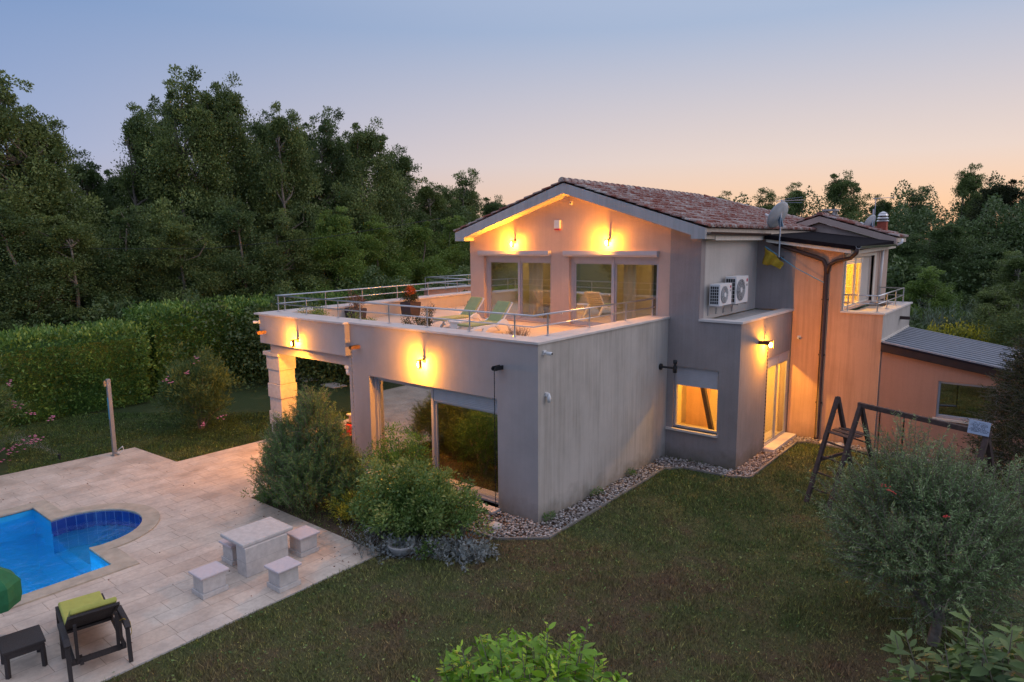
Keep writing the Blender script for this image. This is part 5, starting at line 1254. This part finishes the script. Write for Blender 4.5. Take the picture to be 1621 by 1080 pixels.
# ------------------------------------------------------------------ side extension with ribbed roof
M['ribmetal'] = plain('rib_metal', (.42, .42, .45), .5, .3, .1)
M['ribroof'] = plain('ribbed_sheet', (.022, .018, .024), .8, 0, .2)
M['ribroof'].node_tree.nodes['Principled BSDF'].inputs['Specular IOR Level'].default_value = .15
S = thing('side_extension', (6.5, 13, 0), 'low terracotta extension with a ribbed dark metal roof at the right', 'extension')
ze = lambda x: 3.25-.157*(x-4.63)
X1 = 9.6
mb = wall_x(4.64, X1, 10.56, 10.8, 0, 2.3, [(6.12, 7.5, 1.23, 2.27)]); mb.prism([(4.64, 2.3), (X1, 2.3), (X1, ze(X1)-.2), (4.64, ze(4.64)-.2)], 'y', 10.56, 10.8)
mb.build('wall', 'terra', S)
MB().box(X1-.25, X1, 10.8, 14.6, 0, ze(X1)-.22).build('wall', 'terra', S); MB().box(4.64, X1-.25, 14.4, 14.6, 0, 2.2).build('wall', 'terra', S)
ro = MB().prism([(4.64, ze(4.64)-.05), (X1+.3, ze(X1+.3)-.05), (X1+.3, ze(X1+.3)), (4.64, ze(4.64))], 'y', 10.40, 14.75).build('roof', 'ribroof', S)
for i in range(12):
    y = 10.48+i*.375; MB().prism([(4.66, ze(4.66)+.001), (X1+.3, ze(X1+.3)+.001), (X1+.3, ze(X1+.3)+.045), (4.66, ze(4.66)+.045)], 'y', y-.045, y+.045).build('rib', 'ribmetal', S)
MB().prism([(4.64, ze(4.64)-.26), (X1+.3, ze(X1+.3)-.26), (X1+.3, ze(X1+.3)-.052), (4.64, ze(4.64)-.052)], 'y', 10.42, 10.52).build('fascia', 'dark', S)
MB().box(4.632, 4.68, 10.40, 14.75, 3.27, 3.33).build('flashing', 'fascia', S)
w = MB().box(6.12, 6.17, 10.6, 10.72, 1.23, 2.27).box(7.45, 7.5, 10.6, 10.72, 1.23, 2.27).box(6.17, 7.45, 10.6, 10.72, 2.21, 2.27).box(6.17, 7.45, 10.6, 10.72, 1.23, 1.3).build('window', 'alu', S)
o = MB().box(6.17, 7.45, 10.66, 10.668, 1.3, 2.21).build('pane', 'glass_refl', w); o = MB().box(6.05, 7.56, 10.48, 10.6, 1.17, 1.225).build('sill', 'fascia', w)
MB().box(4.7, 9.3, 12.4, 12.5, 0, 2.6).build('interior_wall', 'olivefloor', S)
# ------------------------------------------------------------------ overhead cable
o = MB().tube([tuple(at(-150, 30, 7.2)), tuple(at(150, 31, 6.05)), tuple(at(330, 32, 6.0)), tuple(at(520, 33, 6.5)), tuple(at(700, 34, 7.4))], .012, 5).build('overhead_cable', 'black')
tag(o, 'thin black cable strung across the front of the left trees', 'cable')
# ================================================================== HEDGES AND SHRUBS
hedge('laurel_hedge', -22.0, -19.2, -13.5, -.1, 2.8, 'clipped laurel hedge at the far left behind the garden shower', dens=330, size=.15)
hedge('laurel_hedge', -23.0, -20.2, .6, 19, 3.3, 'taller laurel hedge running behind the oleander and the portico', dens=250, size=.17)
shrub('oleander', (-13.75, -.75, 0), 1.15, 1.05, 2.5, 'oleander', 'round pink flowering oleander on the left lawn between shower and portico', 'oleander', 17000, .14, .18, clumps=170, cr=.28, up=1.0)
shrub('oleander', (-15.2, -6.9, 0), 1.35, 1.3, 2.9, 'oleander', 'large pink oleander cut by the left picture edge', 'oleander', 20000, .14, .18, clumps=190, cr=.3, up=1.0)
def flowers(name, loc, pts, s, mat, label):
    r = thing(name, loc, label, 'flowers'); i = 0
    for p in pts:
        mb = MB()
        for k in range(7):
            q = Vector(p)-Vector(loc)+Vector((random.gauss(0, s*.8), random.gauss(0, s*.8), random.gauss(0, s*.6)))
            for j in range(5):
                a = j*1.257+k; c = Vector((math.cos(a), math.sin(a), .2))*s*.55; e = Vector((-math.sin(a), math.cos(a), .3))*s*.25
                b = len(mb.v); mb.v += [tuple(q), tuple(q+c*.6+e), tuple(q+c), tuple(q+c*.6-e)]; mb.f.append((b, b+1, b+2, b+3))
        local(r, 'blossom', mat, mb, fix=False)
    return r
def onray(px, py, dep):
    d = RT*(px-810.5)/F_PX - UP*(py-540)/F_PX + FW
    return tuple(CAMP+d*dep)
flowers('oleander_flowers', (-13.75, -.75, 1), [onray(265, 600, 21.0), onray(270, 607, 21.0), onray(296, 592, 21), onray(350, 660, 21.2), onray(312, 568, 21.6), onray(322, 672, 20.9)], .07, 'flower', 'few small pink blossoms on the round oleander')
flowers('oleander_flowers', (-15.2, -6.9, 1), [onray(p, q, 19.6) for p, q in ((14, 608), (6, 637), (20, 640), (28, 643), (47, 654), (82, 661), (52, 697), (44, 699), (59, 694), (28, 709), (17, 716), (6, 713), (4, 732))], .085, 'flower', 'pink blossom clusters on the oleander at the left edge')
# pine, thuja ball, euonymus, ground plants in front of the facade
def cone_shoots(k, rx, h, lo=.15):
    z = RNG.uniform(lo, 1, k)**.9; a = RNG.uniform(0, 6.283, k); rr = rx*np.sqrt(np.clip(1-z**1.7, .03, 1))*RNG.uniform(.45, 1, k)
    C = np.stack([np.cos(a)*rr, np.sin(a)*rr, z*h*.93], 1); D = np.stack([np.cos(a)*.5, np.sin(a)*.5, np.ones(k)*.9], 1)+RNG.normal(size=(k, 3))*.22
    return C, D
def peaks(lst):
    Cs = []; Ds = []
    for (k_, cx, cy, rx, h_) in lst:
        c, d = cone_shoots(k_, rx, h_); Cs.append(c+[cx, cy, 0]); Ds.append(d+np.array([cx, cy, 0])*.25)
    return np.concatenate(Cs), np.concatenate(Ds)
C_, D_ = peaks([(620, .1, .15, .62, 2.62), (420, -.55, -.1, .55, 1.95), (400, .6, .2, .55, 2.0), (380, -.2, -.55, .6, 1.6), (360, .5, -.5, .6, 1.35), (300, -.9, .3, .45, 1.2)])
shoots('mountain_pine', (-5.15, -2.35, 0), C_, D_, RNG.uniform(.22, .55, len(C_)), 30, .075, .16, 'pine', 'dense mountain pine with upright shoots in front of the portico', 'pine', .75)
C_, D_ = peaks([(400, 0, 0, .6, 1.35), (300, .6, -.2, .5, .95), (300, -.5, -.4, .55, .9)])
shoots('mountain_pine', (-4.35, -1.95, 0), C_, D_, RNG.uniform(.14, .3, len(C_)), 24, .08, .16, 'pine', 'lower spreading pine between the tall pine and the ball shrub', 'pine', .75)
shrub('thuja_ball', (-3.1, -1.25, 0), .85, .72, 1.95, 'thuja', 'bright green upright thuja right under the left window pane', 'thuja', 9000, .06, .35, clumps=150, cr=.16, up=1.4)
shrub('euonymus_bush', (-1.7, -2.1, 0), 1.15, .95, 1.42, 'euon', 'big mottled evergreen bush in front of the ground floor window', 'bush', 30000, .075, .5, clumps=300, cr=.21, jag=1.0)
shrub('euonymus_bush', (-.72, -1.75, 0), .45, .45, 1.25, 'euon', 'small branch of mottled bush reaching right past the window sill', 'bush', 2500, .07, .45, clumps=40, cr=.16)
shrub('bed_shrub', (-3.3, -2.45, 0), .75, .5, .65, 'gold', 'low olive coloured shrub between pine and mottled bush at the deck edge', 'shrub', 3500, .06, .4, clumps=60, cr=.16)
shrub('bed_shrub', (-5.9, -2.9, 0), .75, .4, .30, 'thuja', 'low creeping juniper at the left end of the planting bed', 'shrub', 2500, .06, .3, clumps=50, cr=.14)
k = 210; Cc = np.stack([RNG.uniform(-1.0, 1.0, k), RNG.normal(size=k)*.22, np.zeros(k)], 1); Cc[:, 1] += Cc[:, 0]*.55
Dd = RNG.normal(size=(k, 3))*.45+[.15, -.25, .7]
shoots('dusty_miller', (-.75, -2.35, 0), Cc, Dd, RNG.uniform(.15, .42, k), 12, .10, .38, 'silver', 'silver leaved dusty miller along the lawn edge below the mottled bush', 'plant', .8)
k = 60; Cc = np.stack([RNG.normal(size=k)*.25, RNG.normal(size=k)*.2, np.zeros(k)], 1); Dd = RNG.normal(size=(k, 3))*.3+[0, 0, .9]
shoots('lavender_clump', (-2.1, -3.0, 0), Cc, Dd, RNG.uniform(.2, .5, k), 10, .07, .25, 'silver', 'pale lavender clump at the inner corner of the deck', 'plant', .6)
bo = MB().lathe([(.10, 0), (.2, .06), (.27, .2), (.28, .24), (.25, .24), (.22, .18), (.1, .06)], (-1.3, -2.85, 0), 24).build('garden_bowl', 'concrete', smooth=True)
tag(bo, 'round pale stone bowl standing among the silver plants', 'bowl')
for (x, y, s_, lb) in ((-.62, -.75, .16, 'white boulder in the gravel by the front window end'), (-2.6, -2.55, .17, 'pale boulder between the low shrubs of the bed'), (3.35, 10.15, .16, 'white boulder at the foot of the downpipe'), (3.75, 10.25, .13, 'smaller white boulder right of the downpipe foot')):
    import bmesh
    bm = bmesh.new(); bmesh.ops.create_icosphere(bm, subdivisions=2, radius=s_)
    for v_ in bm.verts: v_.co *= random.uniform(.82, 1.12); v_.co.z *= .65
    me = bpy.data.meshes.new('boulder'); bm.to_mesh(me); bm.free(); me.materials.append(M['stone'])
    o = bpy.data.objects.new('boulder', me); COL.objects.link(o); o.location = (x, y, s_*.3); tag(o, lb, 'boulder')
# low lawn weeds along the side wall
for i, (x, y) in enumerate(((.12, .25), (.15, 2.2), (.12, 3.9))):
    shrub('weed_tuft', (x, y, 0), .14, .2, .16, 'thuja', ('green weed tuft in the gravel at the front corner of the side wall', 'green weed tuft in the gravel halfway along the side wall', 'green weed tuft in the gravel near the lit window')[i], 'weed', 260, .05, .25, clumps=9, cr=.07, stems=2)
# olive with red blossoms
nl = 46; lc = unit(nl)*RNG.uniform(.45, 1, (nl, 1))*np.array([1.32, 1.2, 1.3])+[0, 0, 1.62]; lc[:, 2] = np.clip(lc[:, 2], .40, 3)
lr = RNG.uniform(.34, .58, nl); k = 4600; li = RNG.integers(0, nl, k); U = unit(k)
Cc = lc[li]+U*lr[li][:, None]*RNG.uniform(.3, 1, (k, 1)); Cc[:, 2] = np.maximum(Cc[:, 2], .08)
Dd = U*.6+(lc[li]-[0, 0, 1.3])*.35+RNG.normal(size=(k, 3))*.3+[0, 0, .45]
shoots('olive_bush', (7.48, .2, 0), Cc, Dd, RNG.uniform(.22, .5, k), 24, .062, .2, 'olive', 'broad grey green olive bush with fine leaves at the lower right', 'olive tree', .8)
mb = MB(); mb.tube([(0, 0, 0), (.05, -.03, .5), (-.05, .05, 1.1), (.1, .1, 1.8)], [.09, .07, .05, .03], 8).tube([(.02, 0, .3), (.35, .2, .9), (.7, .3, 1.6)], [.05, .04, .02], 6).tube([(.02, 0, .4), (-.4, -.2, 1.0), (-.7, -.3, 1.7)], [.05, .035, .02], 6)
o = [x for x in COL.objects if x.name.startswith('olive_bush')][0]; tk = mb.build('trunk', 'bark', o); tk.matrix_parent_inverse = Matrix.Identity(4)
flowers('red_blossoms', (7.3, -.9, 2.5), [onray(1411, 779, 9.3), onray(1401, 771, 9.6), onray(1497, 815, 8.9)], .028, 'flower2', 'three scattered red blossoms on the olive bush')
# laurel near the camera
def laurel(loc, rx, ry, ztop, k, label, lsize=.13, mat='laurel'):
    C = []; D = []
    for i in range(k):
        x, y = RNG.uniform(-rx, rx), RNG.uniform(-ry, ry); e = max(0, 1-(x/rx)**2*.6-(y/ry)**2*.5)
        C.append((x, y, ztop*e**.25-.42+RNG.normal()*.09)); D.append((x/rx*.45+RNG.normal()*.12, y/ry*.45+RNG.normal()*.12, 1))
    return shoots('cherry_laurel', loc, np.array(C), np.array(D), RNG.uniform(.28, .46, k), 19, lsize, .40, mat, label, 'laurel', .85, hi=True)
laurel((5.80, -7.85, 0), .88, .62, 3.31, 260, 'bright green cherry laurel top at the bottom centre of the picture')
laurel((8.5, -6.5, 0), .6, .5, 3.84, 110, 'dark cherry laurel with long leaves in the bottom right corner', .16, 'oleander')
laurel((7.55, -7.0, 0), .3, .3, 3.12, 14, 'few low laurel leaves beside the bottom right corner bush', .13, 'oleander')
for (lx, ly, h_) in ((5.9, -7.95, 2.9), (8.55, -6.55, 3.1), (7.55, -7.0, 2.6)):
    pass
# dark conifer at the right edge
C_, D_ = cone_shoots(3600, 1.45, 4.5, .05); D_[:, 2] -= .75
shoots('dark_conifer', tuple(at(1692, 14.2)), C_, D_, RNG.uniform(.25, .5, 3600), 20, .07, .25, 'conifer', 'dark conifer with drooping sprays at the right edge beside the extension', 'conifer', .7)
# gold hedge and reeds behind the extension
hedge('privet_hedge', 4.9, 12.5, 16.2, 17.6, 2.75, 'yellow green privet hedge behind the ribbed metal roof', 'gold', 260, .12, 'frt', .3)
k = 900; Cc = np.stack([RNG.uniform(-4.5, 4.5, k), RNG.uniform(-1.6, 1.6, k), RNG.uniform(.3, 1.9, k)], 1)
shoots('reed_bed', (5.5, 24.5, 0), Cc, RNG.normal(size=(k, 3))*.25+[0, 0, 1], RNG.uniform(1.0, 1.8, k), 26, .26, .07, 'reed', 'silvery green reed patch behind the yellow hedge', 'reeds', .5)
# ================================================================== TREES
G1 = 'oaks of the wood beyond the left hedge'; G2 = 'trees beyond the right side of the house'
def T_(px, dep, py, r, seed, mat, label, group=G1, rot=0):
    h = height_at(px, dep, py); tree('tree', at(px, dep), h, r, seed, mat, label, 'tree', group, rot=rot)
left = [(-70, 33, 140, 4.2, 1, 'oak'), (35, 34, 118, 3.9, 2, 'oak'), (95, 36, 175, 3.0, 3, 'oak'), (150, 40, 245, 2.8, 1, 'oak2'), (205, 43, 268, 2.6, 4, 'oak2'),
        (250, 39, 168, 3.0, 3, 'oak'), (312, 38, 116, 3.6, 2, 'oak'), (372, 40, 124, 3.4, 4, 'oak'), (435, 43, 182, 2.8, 1, 'oak2'), (470, 40, 168, 2.8, 3, 'oak'),
        (530, 44, 178, 3.0, 2, 'oak2'), (590, 43, 192, 3.2, 4, 'oak'), (640, 47, 235, 3.0, 1, 'oak2'), (685, 50, 285, 3.0, 3, 'oak'), (742, 52, 272, 3.0, 2, 'oak'), (785, 56, 312, 3.0, 4, 'oak2'),
        (30, 30, 330, 3.0, 4, 'oak2'), (120, 31, 345, 2.8, 3, 'oak'), (215, 33, 330, 2.6, 2, 'oak2'), (290, 33, 345, 2.8, 1, 'oak'), (380, 35, 320, 2.8, 4, 'oak2'), (455, 36, 335, 2.6, 2, 'oak'),
        (530, 38, 330, 2.6, 3, 'oak3'), (600, 40, 345, 2.6, 1, 'oak3'), (665, 43, 350, 2.6, 4, 'oak3'), (720, 46, 345, 2.6, 2, 'oak3')]
left += [(70, 42, 215, 3.4, 5, 'oak'), (185, 46, 285, 3.2, 6, 'oak2'), (280, 44, 160, 3.2, 5, 'oak'), (345, 45, 150, 3.4, 6, 'oak'), (405, 46, 200, 3.2, 5, 'oak2'), (500, 47, 200, 3.2, 6, 'oak'), (560, 48, 215, 3.2, 5, 'oak'), (620, 50, 250, 3.2, 6, 'oak2'), (712, 54, 300, 3.4, 5, 'oak')]
desc = {'oak': 'dark green oak', 'oak2': 'cool green oak', 'oak3': 'yellowish green young tree'}
used = {}
def where(px):
    for lim, s in ((-20, 'just outside the left picture edge'), (60, 'at the left picture edge'), (110, 'above the pink oleander'), (160, 'above the garden shower'), (230, 'in the sky gap right of the leftmost crowns'), (270, 'behind the gap of the two hedges'), (330, 'above the round oleander'), (400, 'left of the portico roof corner'), (450, 'above the portico roof corner'), (500, 'above the portico lamp'), (560, 'above the terrace corner plant'), (620, 'above the twiggy terrace shrub'), (670, 'above the front wall lamp'), (715, 'above the far terrace bay'), (760, 'touching the left eave of the gable'), (9999, 'peeping over the left roof slope')):
        if px < lim: return s
for i, (px, dep, py, r_, sd_, mt_) in enumerate(left):
    T_(px, dep, py, r_*1.06, sd_, mt_, ('tall ' if i < 16 else 'lower ' if i < 26 else 'second row ')+desc[mt_]+' '+where(px), rot=i*1.7)
right = [(1140, 66, 306, 3.2, 1, 'oak', 'dark treetop peeping over the middle of the tiled roof'), (1205, 56, 302, 2.8, 2, 'oak', 'dark tree left of the big satellite dish'), (1248, 52, 293, 2.8, 3, 'oak', 'dark tree right behind the big satellite dish'),
         (1325, 50, 274, 3.2, 4, 'oak', 'broad tree above the concrete chimney'), (1385, 56, 312, 2.8, 1, 'oak2', 'tree above the red brick chimney'), (1440, 52, 300, 3.0, 2, 'oak2', 'tree right of the red brick chimney'),
         (1520, 56, 262, 2.7, 3, 'oak', 'thin crowned tall tree on the right skyline'), (1570, 52, 285, 3.6, 4, 'conifer', 'black green massive tree near the right edge'), (1635, 50, 272, 3.6, 2, 'conifer', 'black green tree cut by the right edge'),
         (1425, 38, 372, 2.6, 3, 'oak2', 'middle green tree behind the balcony railing'), (1490, 38, 350, 2.8, 1, 'oak2', 'rounded middle green tree in the right valley'), (1560, 36, 385, 2.8, 4, 'oak2', 'rounded tree below the black green ones'),
         (1470, 32, 425, 2.2, 2, 'oak3', 'yellowish bush tree behind the reed patch'), (1620, 30, 400, 2.4, 3, 'oak', 'dark tree at the right edge above the conifer'),
         (1575, 26, 455, 2.0, 1, 'oak', 'dark round bush right of the reeds'), (1640, 22, 430, 1.8, 4, 'oak', 'dark bush behind the conifer at the right edge')]
for i, (px, dep, py, r_, sd_, mt_, lb) in enumerate(right): T_(px, dep, py, r_, sd_, mt_, lb, G2, rot=i*2.1)
# trees and hedge standing behind the viewpoint (seen in the window reflections)
for i, (x, y, h_, r_) in enumerate(((-30, -14, 11, 4), (-33, -24, 13, 4.5), (-22, -32, 12, 4.5), (-10, -36, 12, 4.5), (-28, -8, 10, 3.6))):
    tree('tree', (x, y, 0), h_, r_, (i % 4)+1, 'oak', ('oak', 'wide oak', 'old oak', 'distant oak', 'young oak')[i]+' reflected in the window panes, outside the picture', 'tree', 'oaks on the pool side outside the picture', rot=i)
# woods closing the horizon: one mass nobody could count
def wood(name, pts, label, mat, n=26000, size=.5):
    P = []; 
    for (px0, px1, dep, h0, h1) in pts:
        m_ = n//len(pts); pxs = RNG.uniform(px0, px1, m_); dd = dep+RNG.normal(size=m_)*1.5
        base = np.array([at(a, b) for a, b in zip(pxs, dd)]); t = (pxs-px0)/(px1-px0); hh_ = (h0+(h1-h0)*t)*(1+.10*np.sin(pxs*.045)+.06*np.sin(pxs*.13))
        base[:, 2] = RNG.uniform(0, 1, m_)*hh_; P.append(base)
    P = np.concatenate(P); D = RNG.normal(size=P.shape)+[0, 0, .3]; s = size*RNG.uniform(.5, 1.3, len(P))
    ti = .3+.3*np.sin(P[:, 0]*1.1)*np.sin(P[:, 1]*1.3+P[:, 2]*1.5)+RNG.normal(size=len(P))*.15
    o = leaf_mesh(P, D, s, s*.6, ti, name, mat); struct(o, 'stuff'); o['label'] = label
wood('undergrowth', [(-120, 820, 31.5, 3.7, 3.4), (-120, 820, 38, 4.6, 4.2), (-120, 820, 50, 9.0, 7.5)], 'dark undergrowth of the wood between trunks and hedge', 'oak2', 300000, .16)
wood('distant_wood', [(1130, 1750, 60, 9.0, 11.0), (1400, 1750, 48, 7.6, 8.6), (1330, 1750, 38, 4.5, 5.5), (1400, 1750, 30, 2.2, 3.2), (750, 1200, 75, 7.5, 7.0)], 'dark wooded slope behind the right side of the house', 'oak2', 220000, .22)
